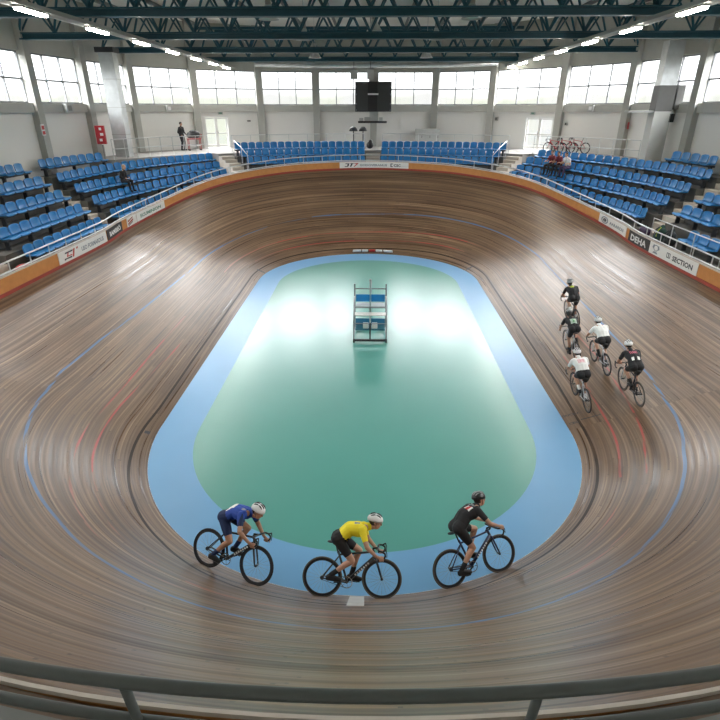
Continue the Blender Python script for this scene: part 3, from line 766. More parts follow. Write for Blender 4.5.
def seat_row(key, k, zf, t0, t1, sp, stand, stairs, rown, dense=None):
    "seats of one row counted from station t0; sp(f) spacing"
    global nseat
    o = off(k); pts = []; N = 400; cum = [0.]
    for i in range(N):
        a, b = t0+(t1-t0)*i/N, t0+(t1-t0)*(i+1)/N; cum.append(cum[-1]+(rpos(a, o-.2, 0)-rpos(b, o-.2, 0)).length)
    def at(s):
        j = 0
        while j < N-1 and cum[j+1] < s: j += 1
        return t0+(t1-t0)*(j+(s-cum[j])/max(1e-6, cum[j+1]-cum[j]))/N
    s = 0.; i = 0
    L = cum[-1]; n = max(1, int(L/sp+.25)); step = L/n
    w = round(step*.93, 2)
    if w not in SM: SM[w] = seat_meshes(w)
    pan, bck = SM[w]
    for i in range(n):
        t = at((i+.5)*step); p = rpos(t, o-.05, zf[k](t)-SEAT_TOP); nn = base(t)[1]
        r = thing('stadium_seat', 'blue seat, %s from %s, %s row, %s' % (ORD[i], stairs, rown, stand), 'seat', p, (0, 0, math.atan2(nn.y, nn.x)-PI/2), 'blue seats in the %s row of the %s' % (rown, stand))
        put('seat_pan', pan, r); put('backrest', bck, r); nseat += 1
        SEATPOS[(key, k, i)] = (p, nn)
    # steel bench frame under the row
    fr = thing('bench_frame', 'dark steel frame under the %s seat row, %s' % (rown, stand), 'frame', rpos((t0+t1)/2, o-.2, zf[k]((t0+t1)/2)-SEAT_TOP), group='dark frames under the seat rows')
    m = max(6, n); mb = MB(); pts = []
    for i in range(m+1):
        t = t0+(t1-t0)*i/m; z = zf[k](t)-SEAT_TOP
        for oo, zz in ((-.36, .30), (-.12, .30), (-.12, .368), (-.36, .368)): pts.append(rpos(t, o+oo, z+zz))
    mb.add(pts, [(i*4+q, i*4+(q+1) % 4, (i+1)*4+(q+1) % 4, (i+1)*4+q) for i in range(m) for q in range(4)]+[(0, 1, 2, 3), (m*4+3, m*4+2, m*4+1, m*4)])
    under(mb.build('beam', M_dark), fr)
    nl = max(2, int(L/1.5)+1)
    for i in range(nl):
        t = at(.15+(L-.3)*i/(nl-1)); z = zf[k](t)-SEAT_TOP
        under(MB().bar(rpos(t, o-.24, z+.005), rpos(t, o-.24, z+.31), .07, .16, up=base(t)[1]).build('leg', M_dark), fr)
A_ = 'stand beside the red cushion'; S_ = 'stairs'
for k, y0 in enumerate((19.3, 19.3, 20.6, 22.0, 23.6)):
    seat_row('L1', k, zL1, tL(25.42), tL(y0), .665, A_, 'its far end', ROWN[k])
B_ = 'curved stand below the fire cabinet'
for k, (f0, f1) in enumerate(((4.4, 44.), (4.4, 46.2), (4.4, 46.2), (4.4, 46.2), (4.4, 20.5))):
    seat_row('L2', k, zL2, tphi(-1, f0), tphi(-1, f1), .50 if k < 4 else .56, B_, 'the near stairs', ROWN[k])
for k in range(3):
    seat_row('FL', k, zF, tcl+.03, tphi(-1, 50.6), .47, 'far stand left of central stairs', 'the central stairs', ROWN[k] if k < 2 else 'top')
    seat_row('FR', k, zF, tcr-.03, tphi(1, 50.6), .47, 'far stand right of central stairs', 'the central stairs', ROWN[k] if k < 2 else 'top')
C_ = 'curved stand with three spectators'
for k, (ta, tb) in enumerate(((tR(25.1), tphi(1, 45.6)), (tR(24.95), tphi(1, 45.6)), (tR(24.9), tphi(1, 45.)), (tR(24.9), tphi(1, 43.8)), (tR(25.6), tphi(1, 13.5)))):
    seat_row('R2', k, zR2, ta, tb, .535 if k < 4 else .58, C_, 'the near stairs', ROWN[k])
for k, (ya, yb) in enumerate(((21.5, 19.4), (23.8, 20.8), (23.8, 22.4))):
    seat_row('R1', k, zR1, tR(ya), tR(yb), .66, 'stand behind the backpacks', 'its far end', ROWN[k])

# walkway rails
def path_rail(label, ta, tb, o, z, h, npost, cat='rail'):
    root = thing('walkway_rail', label, cat, rpos((ta+tb)/2, o, z), group='pale tube rails of the upper walkway')
    N = 40
    for zz in (h, h*.52): under(MB().tube([rpos(ta+(tb-ta)*i/N, o, z+zz) for i in range(N+1)], .022, 6).build('rail', M_rail, smooth=True), root)
    for i in range(npost):
        t = ta+(tb-ta)*i/(npost-1); under(MB().tube([rpos(t, o, z), rpos(t, o, z+h)], .02, 6).build('post', M_rail), root)
path_rail('pale tube rail on the walkway in front of the standing person', tphi(-1, 22), tphi(-1, 46), off(3)+.34, ZWK, 1.02, 9)
path_rail('pale tube rail behind the far stand, glass door to central stairs', tphi(-1, 51), tcl+.05, off(2)+.34, ZWK, 1.02, 8)
path_rail('pale tube rail behind the far stand, in front of the grey lockers', tcr-.05, tphi(1, 51), off(2)+.34, ZWK, 1.02, 8)
path_rail('pale tube rail on the walkway in front of the red bikes', tphi(1, 46), tphi(1, 20), off(3)+.34, ZWK, 1.02, 9)
def stair_rail(label, t, pts):
    root = thing('stair_rail', label, 'rail', rpos(t, pts[0][0], pts[0][1]))
    h = .9
    under(MB().tube([rpos(t, o, z+h) for o, z in pts], .022, 6).build('rail', M_rail, smooth=True), root)
    for o, z in pts: under(MB().tube([rpos(t, o, z), rpos(t, o, z+h)], .02, 6).build('post', M_rail), root)
stair_rail('sloping stair rail beside the far glass door on the fire cabinet side', tphi(-1, 50.2), [(.45, 4.2), (1.2, 4.6), (2.1, 4.95)])
stair_rail('sloping stair rail beside the far glass door on the spectators side', tphi(1, 50.2), [(.45, 4.2), (1.2, 4.6), (2.1, 4.95)])
# second inner rail on the right front walkway
root = thing('walkway_rail', 'pale tube rail behind the backpacks on the front walkway', 'rail', rpos(tR(20), .5, 2.6))
pts = [rpos(tR(y), .30, 3.42) for y in (23.4, 22, 20, 18, 16)]
under(MB().tube([pts[0]-V((0, 0, .75))]+pts, .022, 6).build('rail', M_rail, smooth=True), root)
for y in (21.8, 20.2, 18.4): under(MB().tube([rpos(tR(y), .30, 2.53), rpos(tR(y), .30, 3.42)], .02, 6).build('post', M_rail), root)

# ------------------------------------------------------------------ box columns, cabinets and wall fittings
bc = thing('box_column', 'tall galvanised box column in the corner beside the red fire cabinet', 'column', (-14.25, 33.0, ZWK))
MB().box((0, 0, 2.75), (.78, .62, 5.5)).build('shaft', M_galv, bc)
MB().box((0, 0, 5.4), (1.0, .8, .25)).build('head_plate', M_dark, bc)
for z in (1.2, 2.6, 4.): MB().box((0, 0, z), (.80, .64, .03)).build('seam', M_tray, bc)
bc = thing('box_column', 'tall galvanised box column on the backpack side', 'column', (14.95, 30.7, ZWK))
MB().box((0, 0, 1.2), (.86, .7, 2.4)).build('pedestal', M_sill, bc)
MB().box((0, 0, 4.4), (.80, .62, 2.3)).build('shaft', M_galv, bc)
MB().box((0, 0, 3.0), (.84, .66, 1.18)).build('louvre_box', mat('louvre_dark', (.09, .09, .085), .5), bc)
MB().box((-.55, 0, 2.40), (2.3, .5, .10)).build('shelf_plate', M_tray, bc)
MB().box((.70, -.1, 3.05), (.36, .4, 1.1)).build('filter_box', mat('louvre_dark', (0, 0, 0)), bc)
MB().box((.5, -.2, 2.1), (.25, .3, .4)).build('motor', M_black, bc)
fc = thing('fire_cabinet', 'red fire hose cabinet with white marks on a post', 'cabinet', (-14.55, 31.1, 4.7), (0, 0, .25))
MB().box((0, 0, 1.65), (.46, .26, .92)).build('body', M_red, fc)
MB().box((.0, -.14, 1.65), (.40, .02, .85)).build('door', M_red, fc)
for z, w, x in ((1.95, .12, .04), (1.68, .16, .08), (1.4, .14, .0)): MB().box((x, -.155, z), (w, .01, .13)).build('marking', M_inkw, fc)
MB().tube([(0, .05, -.4), (0, .05, 1.15)], .05, 8).build('pipe', M_tray, fc)
def wallpt(i, f, z, inset): 
    a, b = NODES[i], NODES[(i+1) % NB]; u = (b-a).normalized(); nin = V((u.y, -u.x, 0))
    return a.lerp(b, f)+nin*inset+V((0, 0, z)), math.atan2(u.y, u.x)
def fitting(i, f, z, size, m, name, label, cat, inset=None, mark=None):
    p, a = wallpt(i, f, z, .1+size[1]/2+.005 if inset is None else inset)
    r = thing(name, label, cat, p, (0, 0, a))
    MB().box((0, 0, 0), size).build('casing', m, r)
    if mark: MB().box((0, -size[1]/2-.004, 0), (size[0]*.6, .006, size[2]*.6)).build('face_plate', mark, r)
    return r
fitting(4, .52, 7.66, (.52, .2, .42), M_cab, 'heater_box', 'grey box on the sill beam above the near stand', 'box', .39, M_purl)
fitting(6, .52, 7.66, (.36, .16, .36), M_cab, 'heater_box', 'small grey box on the sill beam above the standing person', 'box', .39, M_inkw)
fitting(13, .50, 7.66, (.36, .16, .36), M_cab, 'heater_box', 'grey box on the sill beam above the red bikes', 'box', .39, M_inkw)
fitting(12, .62, 7.36, (.34, .06, .17), M_cab, 'exit_sign', 'small pale sign above the glass door on the spectators side', 'sign', None, M_inkg)
fitting(7, .37, 7.36, (.34, .06, .17), M_cab, 'exit_sign', 'small pale sign above the glass door near the standing person', 'sign', None, M_inkg)
fitting(12, .10, 7.0, (.2, .14, .24), M_tray, 'wall_speaker', 'small dark wall speaker between lockers and glass door', 'loudspeaker', None, M_dark)
fitting(13, .12, 6.75, (.16, .12, .16), M_tray, 'wall_speaker', 'tiny wall speaker above the red bikes', 'loudspeaker', None, M_dark)
fitting(7, .80, 6.85, (.24, .14, .1), M_tray, 'wall_speaker', 'tiny dark wall fitting right of the glass door by the standing person', 'loudspeaker', None, M_dark)
for (x, y, a, lab) in ((-15.83, 27.95, -.05, 'small red and white sign on the wall column above the near stand'), (14.72, 34.2, .9, 'small red sign on the wall column behind the walkway rail')):
    r = thing('fire_sign', lab, 'sign', (x, y, 6.7 if x < 0 else 6.75)); r.rotation_euler = (0, 0, a)
    if x < 0:
        MB().box((0, -.02, 0), (.03, .26, .5)).build('plate', M_inkw, r); MB().box((.018, -.02, .1), (.01, .2, .18)).build('symbol', M_inkr, r); MB().box((.018, -.02, -.13), (.01, .2, .16)).build('symbol', M_inkr, r)
    else: MB().box((-.08, -.28, 0), (.26, .03, .36)).build('plate', M_inkr, r)

# scoreboard, shelf, lockers, domed stands
sb = thing('scoreboard', 'dark scoreboard panel hung in front of the far windows', 'scoreboard', (.2, 42.0, 7.45))
MB().box((0, 0, .95), (2.55, .22, 1.9)).build('panel', M_screen, sb)
MB().box((-.05, -.118, .97), (.66, .012, 1.86)).build('centre_strip', M_black, sb)
MB().box((-.02, -.13, 1.12), (.74, .012, .10)).build('label_strip', M_inkw, sb)
for x in (-1.2, 1.2):
    for z in (.1, .5, 1.1, 1.6): MB().box((x, -.115, z), (.05, .012, .09)).build('corner_light', M_inkb, sb)
for x in (-.28, .28): MB().box((x, .16, 1.3), (.08, .1, 2.5)).build('hanger', M_galv, sb)
MB().box((.05, .35, .9), (.62, .12, 3.2)).build('mast', M_galv, sb)
sh = thing('projector_shelf', 'black narrow shelf with small gear under the scoreboard', 'shelf', (.15, 41.95, 6.78))
MB().box((0, 0, 0), (2.05, .36, .14)).build('board', M_black, sh)
for x, w, h in ((-.8, .3, .2), (-.35, .45, .26), (.6, .25, .24)): MB().box((x, 0, .07+h/2), (w, .24, h)).build('device', M_cab, sh)
MB().box((0, .1, .32), (.06, .06, .5)).build('hanger', M_galv, sh)
lk = thing('metal_locker', 'grey double metal locker against the far wall', 'cabinet', (4.15, 42.45, ZWK), (0, 0, -.06))
MB().box((0, 0, .62), (1.75, .5, 1.2)).build('body', M_cab, lk)
for x in (-.58, 0, .58): 
    d = MB().box((x, -.262, .62), (.56, .02, 1.14)).build('door', M_cab, lk); MB().box((x+.2, -.28, .7), (.03, .02, .16)).build('handle', M_dark, d)
for i, (x, lab) in enumerate(((-1.12, 'dark dome-topped stand by the central stairs, the outer one'), (-.45, 'dark dome-topped stand by the central stairs, the inner one'))):
    st = thing('domed_stand', lab, 'stand', (x-.05, 40.7, ZWK))
    MB().lathe([(.01, 1.42), (.12, 1.40), (.23, 1.30), (.31, 1.14), (.29, 1.12), (.2, 1.2), (.01, 1.22)], n=18).build('dome', M_dark, st, True)
    MB().tube([(0, 0, .04), (0, 0, 1.25)], .035, 8).build('pole', M_dark, st); MB().lathe([(.01, .05), (.2, .05), (.22, 0), (.01, 0)], n=16).build('base', M_dark, st)
bg = tag(MB().ell((0, 0, .22), (.24, .2, .24)).ell((.05, 0, .45), (.14, .14, .13)).build('duffel_bag', M_black, smooth=True, loc=(-.02, 40.6, ZWK)), 'black bag standing beside the dome-topped stands', 'bag')

# ------------------------------------------------------------------ judges' stand on the infield
js = thing('judges_stand', 'steel two-tier judges stand with blue seats on the green infield', 'stand', (0.13, 18.35, 0))
M_post = mat('stand_steel', (.30, .32, .33), .35, .6)
for x in (-.58, .58):
    MB().tube([(x, -.62, .10), (x, -.62, .72)], .03, 8).build('post', M_post, js)
    MB().tube([(x, -.62, .72), (x, -.05, 1.30), (x, .42, 1.34), (x, .62, 1.32)], .028, 8).build('side_rail', M_post, js, True)
    MB().tube([(x, .62, .10), (x, .62, 1.80)], .03, 8).build('post', M_post, js)
    MB().tube([(x, -.70, .09), (x, .75, .09)], .035, 8).build('skid', M_post, js)
    for y in (-.66, .70): 
        MB().lathe([(.005, -.03), (.07, -.03), (.075, 0), (.07, .03), (.005, .03)], (x, y, .076), 14, Euler((0, PI/2, 0)).to_matrix()).build('wheel', M_tyre, js, True)
MB().bar((-.6, -.66, .10), (.6, -.66, .10), .07).build('cross_bar', M_dark, js)
MB().bar((-.6, .66, .10), (.6, .66, .10), .05).build('cross_bar', M_post, js)
MB().tube([(-.58, -.62, .72), (.58, -.62, .72)], .022, 8).build('cross_bar', M_post, js)
MB().tube([(-.58, .62, 1.62), (.58, .62, 1.62)], .022, 8).build('cross_bar', M_post, js)
MB().tube([(-.58, .0, 1.1), (.58, .0, 1.1)], .022, 8).build('cross_bar', M_post, js)
MB().tube([(0, -.66, .1), (0, -.62, .75)], .026, 8).build('centre_post', M_dark, js)
MB().tube([(0, .62, .1), (0, .62, 1.98)], .045, 8).build('mast', M_galv, js)
for x in (-.28, .28):
    MB().box((x, .50, 1.30), (.50, .05, .26), Euler((-.25, 0, 0)).to_matrix()).build('backrest', M_seat, js)
    MB().box((x, .28, 1.10), (.50, .40, .05)).build('seat', mat('seat_pale', (.62, .68, .70), .5), js)
    MB().box((x, -.30, .44), (.50, .42, .05)).build('seat', mat('seat_teal', (.03, .16, .22), .5), js)
    MB().box((x, -.06, .58), (.50, .05, .24), Euler((-.2, 0, 0)).to_matrix()).build('backrest', mat('back_teal', (.015, .15, .28), .5), js)
MB().box((0, -.02, .86), (1.12, .30, .03)).build('table_top', M_ban, js)
for x, y in ((-.16, -.36), (.16, -.36)): 
    b = tag(MB().box((0, 0, .08), (.2, .2, .16)).build('paper_box', M_ban, loc=(x+.13, 18.35+y, .468)), 'small white box on the lower judges stand seat, on the %s side' % ('fire cabinet' if x < 0 else 'riders'), 'box')
    bv = b.modifiers.new('b', 'BEVEL'); bv.width = .01

# ------------------------------------------------------------------ bicycles
def wheel(parent, x, tyre, rimdeep=.045, spoke_m=None):
    o = thing_part('wheel', parent, (x, 0, .335))
    Rr = .335; n = 40
    o2 = MB().tube([(Rr*.957*math.cos(2*PI*k/n), 0, Rr*.965*math.sin(2*PI*k/n)) for k in range(n)], .0155, 8, closed=True)
    put_mesh(o, o2, tyre)
    rm = MB(); prof = [(Rr*.945, -.010), (Rr*.945, .010), (Rr*.945-rimdeep, .006), (Rr*.945-rimdeep, -.006)]
    vs = []
    for k in range(n):
        a = 2*PI*k/n
        for r, y in prof: vs.append((r*math.cos(a), y, r*math.sin(a)))
    rm.add(vs, [(k*4+q, k*4+(q+1) % 4, ((k+1) % n)*4+(q+1) % 4, ((k+1) % n)*4+q) for k in range(n) for q in range(4)])
    rm.build('rim', M_carbon, o)
    sp = MB()
    for k in range(20):
        a = 2*PI*k/20; s = .025*(1 if k % 2 else -1)
        sp.tube([(.02*math.cos(a+.5), s, .02*math.sin(a+.5)), (Rr*.87*math.cos(a), 0, Rr*.87*math.sin(a))], .0016, 4, cap=False)
    sp.build('spokes', spoke_m or M_tray, o)
    MB().lathe([(.004, -.05), (.012, -.05), (.012, -.03), (.022, -.028), (.016, 0), (.022, .028), (.012, .03), (.012, .05), (.004, .05)], n=12, rot=Euler((PI/2, 0, 0)).to_matrix()).build('hub', M_carbon, o, True)
    return o
def thing_part(name, parent, loc):
    me = bpy.data.meshes.new(name); o = bpy.data.objects.new(name, me); COL.objects.link(o); o.parent = parent; o.location = loc; return o
def put_mesh(o, mb, m): 
    me = mb.mesh(o.name, m, True); old = o.data; o.data = me; bpy.data.meshes.remove(old)
BBX, BBZ, CR = -.085, .275, .17
def frame_at(t, d, xc, lean=0.):
    "matrix with origin at the ground contact below the middle of the bicycle"
    p = surf(t, d); e = .2; fw = (surf(t+e, d)-surf(t-e, d)).normalized(); b = beta(t)-math.radians(lean); nn = base(t)[1]
    up = V((0, 0, math.cos(b)))-nn*math.sin(b); lf = up.cross(fw).normalized(); up = fw.cross(lf)
    m = Matrix((fw, lf, up)).transposed().to_4x4(); m.translation = p+fw*xc; return m
def bike(mw, label, crank, fm, forkm, tyre, letters=None, steer=0.):
    r = thing('bicycle', label, 'bicycle', group='racing bicycles on the track'); r.matrix_world = mw
    wheel(r, -.5, tyre); wheel(r, .5, tyre)
    BB = V((BBX, 0, BBZ)); ST = V((-.240, 0, .77)); HT = V((.338, 0, .815)); HB = V((.385, 0, .690))
    f = MB()
    f.tube([BB, HB+V((0, 0, .015))], [.028, .028], 10).tube([ST+V((.01, 0, -.06)), HT+V((.01, 0, -.04))], .018, 8).tube([BB, ST], .019, 8).tube([HT, HB], .024, 10)
    f.tube([BB-V((0, .045, 0)), BB+V((0, .045, 0))], .024, 10)
    for s in (-1, 1):
        f.tube([BB+V((-.02, s*.035, 0)), (-.5, s*.058, .335)], [.015, .011], 6).tube([ST+V((.01, s*.012, -.09)), (-.5, s*.058, .335)], .010, 6)
    fo = f.build('frame', fm, r, True)
    if letters:
        lt = MB(); d = (HB-BB); n = 7
        for s in (-1, 1):
            for k in range(n):
                c = BB+d*(.30+.075*k)+V((0, s*.0275, 0)); ax = d.normalized()
                lt.bar(c-ax*.014, c+ax*.014, .004, .026, up=(0, 0, 1))
        lt.build('lettering', letters, fo)
    fk = MB(); 
    for s in (-1, 1): fk.tube([HB+V((.004, s*.025, -.005)), HB+V((.02, s*.045, -.06)), (.47, s*.052, .42), (.5, s*.054, .335)], [.017, .017, .014, .010], 6)
    fk.tube([HB+V((0, -.03, -.01)), HB+V((0, .03, -.01))], .016, 6)
    fk.build('fork', forkm, r, True)
    MB().tube([ST-V((0, 0, .04)), (-.285, 0, .905)], .0150, 8).build('seat_post', M_carbon, r, True)
    sd = MB(); sd.ell((-.345, 0, .925), (.085, .068, .022)).ell((-.24, 0, .922), (.125, .026, .018)).caps((-.32, 0, .905), .012, (-.24, 0, .905), .012, 6)
    s_ = sd.build('saddle', M_black, r, True)
    hb = MB(); hb.tube([(.335, 0, .83), (.435, 0, .845)], .016, 8)
    dz = -.05
    pts = lambda s: [(.435, 0, .895+dz), (.435, s*.15, .895+dz), (.445, s*.20, .893+dz), (.50, s*.21, .885+dz), (.545, s*.21, .855+dz), (.55, s*.212, .815+dz), (.525, s*.214, .775+dz), (.48, s*.216, .76+dz), (.43, s*.216, .758+dz)]
    for s in (-1, 1): hb.tube(pts(s), .0150, 8)
    h = hb.build('handlebar', M_black, r, True)
    for s in (-1, 1): MB().tube([(.515, s*.21, .84), (.555, s*.21, .865), (.575, s*.21, .81), (.575, s*.212, .74)], [.016, .014, .006, .004], 6).build('brake_lever', M_black, h, True)
    cr = MB().lathe([(.085, -.002), (.098, -.002), (.098, .002), (.085, .002), (.085, -.002)], (BBX, -.048, BBZ), 28, Euler((PI/2, 0, 0)).to_matrix())
    for k in range(5): a = 2*PI*k/5; cr.bar((BBX, -.048, BBZ), (BBX+.09*math.cos(a), -.048, BBZ+.09*math.sin(a)), .012, .005)
    cr.build('chainring', M_chrome, r)
    ca = MB()
    for s, a in ((-1, crank), (1, crank+PI)): ca.bar((BBX, s*.058, BBZ), (BBX+CR*math.cos(a), s*.066, BBZ+CR*math.sin(a)), .016, .022, up=(0, 1, 0))
    ca.build('crank_arms', M_carbon, r)
    for s, a in ((-1, crank), (1, crank+PI)): MB().box((BBX+CR*math.cos(a), s*.105, BBZ+CR*math.sin(a)), (.09, .07, .018)).build('pedal', M_dark, r)
    MB().tube([(BBX, -.048, BBZ+.095), (-.5, -.048, .365)], .004, 4).tube([(BBX, -.048, BBZ-.095), (-.5, -.048, .305)], .004, 4).lathe([(.005, -.012), (.036, -.012), (.03, .012), (.005, .012)], (-.5, -.05, .335), 14, Euler((PI/2, 0, 0)).to_matrix()).build('chain', M_dark, r)
    return r

# ------------------------------------------------------------------ people
HB_ = mat('hair_dark', (.018, .013, .010), .6)
def fuse(mb, voxel, name, mats, smooth=1, post=None):
    me = mb.mesh(name, mats); o = bpy.data.objects.new('fuse', me); COL.objects.link(o)
    r = o.modifiers.new('r', 'REMESH'); r.mode = 'VOXEL'; r.voxel_size = voxel; r.use_smooth_shade = True
    if smooth: s = o.modifiers.new('s', 'SMOOTH'); s.factor = .5; s.iterations = smooth
    dg = bpy.context.evaluated_depsgraph_get(); dg.update()
    out = bpy.data.meshes.new_from_object(o.evaluated_get(dg)); out.name = name
    bpy.data.objects.remove(o); bpy.data.meshes.remove(me)
    out.materials.clear()
    for m in (mats if isinstance(mats, (list, tuple)) else [mats]): out.materials.append(m)
    if post: out.polygons.foreach_set('material_index', [post(p.center, p.normal) for p in out.polygons])
    out.update(); return out
def ik(a, b, l1, l2, pole):
    d = b-a; L = min(d.length, (l1+l2)*.998); x = d.normalized(); q = (l1*l1-l2*l2+L*L)/(2*L); h = math.sqrt(max(0, l1*l1-q*q))
    p = V(pole); p = (p-x*p.dot(x)).normalized(); return a+x*q+p*h
def hand(mb, c, axis, palm, rb=.0145, open_=False, fw=None):
    "palm and five fingers curled round a bar at c with the given axis; palm = direction from the bar to the palm"
    ax = V(axis).normalized(); n = (V(palm)-ax*V(palm).dot(ax)).normalized(); tq = ax.cross(n)
    R3 = Matrix((ax, n, tq)).transposed()
    rr = rb+.010
    pos = lambda th, s, k=1.: c+ax*s+(n*math.cos(th)+tq*math.sin(th))*rr*k
    mb.ell(c+n*(rb+.016)-tq*.012, (.044, .017, .036), R3, 10, 8)
    for i, (s, L) in enumerate(((.033, .92), (.011, 1.), (-.011, .95), (-.032, .78))):
        P = [pos(math.radians(20), s, 1.5), pos(math.radians(85*L), s, 1.15), pos(math.radians(150*L), s, 1.05), pos(math.radians(205*L), s, 1.)]
        for k in range(3): mb.caps(P[k], .0095-.0008*k, P[k+1], .0087-.0008*k, 7)
    P = [c+n*(rb+.014)-tq*.02+ax*.035, pos(math.radians(-75), .050, 1.3), pos(math.radians(-120), .046, 1.1)]
    for k in range(2): mb.caps(P[k], .0115-.001*k, P[k+1], .0105-.001*k, 7)
def figure(label, mw, P, mats, group=None, voxel=.0075, helmet=None, back=None, hairm=None, cat='person'):
    """P: hip, chest (shoulder centre), head, faced, hands[(c, axis, palm)], ankles[], toes[]; right side first (y < 0)"""
    hip, sh, head = V(P['hip']), V(P['sh']), V(P['head']); fwd = V(P['face']).normalized()
    sw, hw = P.get('sw', .175), .085; k = P.get('k', 1.)
    up = (sh-hip).normalized(); bend = V(P.get('bend', (-.25, 0, 1))).normalized()
    mid = (hip+sh)/2+bend*P.get('curve', .03)
    b = MB(); j = MB(); s = MB()
    def torso(m, e):
        for y in (-1, 1):
            if e == 0: m.caps(hip+V((0, y*.075, 0)), .105, hip+V((.0, y*.07, .0))+up*.08, .105)
            m.caps(hip+V((0, y*.065, 0))+up*(.05 if e == 0 else .10), .10+e, mid+V((0, y*.06, 0)), .092+e)
            m.caps(mid+V((0, y*.06, 0)), .094+e, sh-up*.10+V((0, y*.08, 0)), .105+e)
            m.caps(sh-up*.10+V((0, y*.08, 0)), .104+e, sh+V((0, y*(sw-.05), 0))-up*.02, .062+e)
        m.caps(hip.lerp(mid, .55)-bend*.002, .098+e, mid+bend*.012, .098+e); m.caps(mid+bend*.012, .098+e, sh-up*.06+bend*.0, .085+e)
    torso(b, 0)
    nb = sh+up*.02
    neck = head-fwd*.02-V((0, 0, .07))
    b.caps(nb, .060, neck, .052); b.caps(nb+V((0, -.07, -.0)), .05, nb+V((0, .07, 0)), .05)
    # head
    side = V((0, 1, 0)); hu = side.cross(fwd).normalized()*-1
    if hu.z < 0: hu = -hu
    side = hu.cross(fwd).normalized(); H = Matrix((fwd, side, hu)).transposed()
    b.ell(head+hu*.025-fwd*.005, (.098, .076, .098), H, 16, 12)
    b.ell(head-hu*.045+fwd*.03, (.062, .056, .068), H, 14, 10)
    b.caps(head+fwd*.092+hu*.01, .009, head+fwd*.108-hu*.022, .013, 8)
    for y in (-1, 1): b.ell(head+side*y*.076-fwd*.008-hu*.005, (.018, .010, .030), H, 8, 6)
    b.caps(head+fwd*.082-hu*.052-side*.016, .009, head+fwd*.082-hu*.052+side*.016, .009, 6)
    joints = []
    for i, y in enumerate((-1, 1)):
        S = sh+V((0, y*sw, 0))-up*.03; hc, hax, hp = P['hands'][i]; hc = V(hc); hp = V(hp).normalized()
        wrist = hc+hp*.03-V(hax).normalized()*P.get('wr', .055)+V(P.get('wo', (0, 0, .012)))
        E_ = ik(S, wrist, .285, .255, P['elb'][i])
        b.caps(S, .054, E_, .041); b.caps(E_, .042, wrist.lerp(E_, .15), .027); b.caps(wrist.lerp(E_, .15), .027, hc+hp*.024, .023)
        hand(b, hc, hax, hp, P.get('rb', .0145))
        sl = P.get('sleeve', .62); j.caps(S, .064, S.lerp(E_, sl), .052)
        if sl > .95: j.caps(E_, .052, E_.lerp(wrist, .93), .037)
        Hp = hip+V((0, y*hw, 0)); an, to = V(P['ank'][i]), V(P['toe'][i])
        K = ik(Hp, an, .43*k, .43*k, P['knee'][i])
        b.caps(Hp, .092, Hp.lerp(K, .5), .078); b.caps(Hp.lerp(K, .5), .078, K, .056)
        calf = K.lerp(an, .3)+(V((-1, 0, 0)) if P.get('calfback', True) else V((0, 0, -1)))*.014
        b.caps(K, .054, calf, .053); b.caps(calf, .053, an.lerp(K, .15), .034); b.caps(an.lerp(K, .15), .034, an, .034)
        b.caps(an-V((0, 0, .03)), .026, to, .018)
        lg = P.get('leg', .70)
        if lg <= 1: s.caps(Hp, .101, Hp.lerp(K, min(.5, lg)), .086); s.caps(Hp.lerp(K, .5), .086, Hp.lerp(K, lg), .073)
        else: s.caps(Hp, .101, Hp.lerp(K, .5), .088); s.caps(Hp.lerp(K, .5), .088, K, .07); s.caps(K, .068, an.lerp(K, .05), .055)
        joints.append((S, E_, wrist, Hp, K, an, to))
    me = fuse(b, voxel, 'person', mats['skin'], 2)
    o = put('person', me); o.matrix_world = mw; tag(o, label, cat, group)
    torso(j, .012); j.caps(nb-up*.02, .082, nb.lerp(neck, .45), .066)
    jm = mats['top'] if isinstance(mats['top'], list) else [mats['top']]
    put('jersey', fuse(j, .011, 'jersey', jm, 2, back), o)
    for y in (-1, 1): s.caps(hip+V((0, y*.072, 0)), .118, hip+V((0, y*.065, 0))+up*.12, .109)
    s.caps(hip+up*.02, .10, hip.lerp(mid, .75)-bend*.004, .098)
    put('shorts' if P.get('leg', .7) <= 1 else 'trousers', fuse(s, .011, 'shorts', mats['legs'], 2), o)
    for i, (S, E_, wrist, Hp, K, an, to) in enumerate(joints):
        sh_ = MB(); d = (to-an); d.z = 0
        heel = an+V((0, 0, -.055))-d.normalized()*.045 if P.get('shoeflat', True) else an
        sh_.caps(heel, .040, to+V((0, 0, .004)), .036); sh_.caps(an+V((0, 0, -.015)), .040, to+V((0, 0, .004)), .034); sh_.caps(heel+V((0, 0, .02)), .040, an+V((0, 0, -.01)), .042)
        put('shoe', fuse(sh_, .009, 'shoe', mats['shoe'], 2), o)
        if P.get('leg', .7) <= 1:
            MB().caps(an.lerp(K, .02), .040, an.lerp(K, .30), .044, 12).build('sock', mats['sock'], o, True)
        e = head+fwd*.083+hu*.022+side*(.031*(1 if i else -1))
        MB().ell(e, (.011, .013, .010), H, 8, 6).build('eye', M_black, o, True)
    MB().caps(head+fwd*.091-hu*.052-side*.018, .004, head+fwd*.091-hu*.052+side*.018, .004, 6).build('mouth', mat('lip', (.30, .10, .09), .5), o, True)
    if hairm is not None:
        h = MB(); h.ell(head+hu*.045-fwd*.022, (.103, .086, .092), H, 16, 12)
        if P.get('longhair'): h.caps(head-fwd*.06, .075, head-fwd*.075-hu*.13, .06)
        h.build('hair', hairm, o, True)
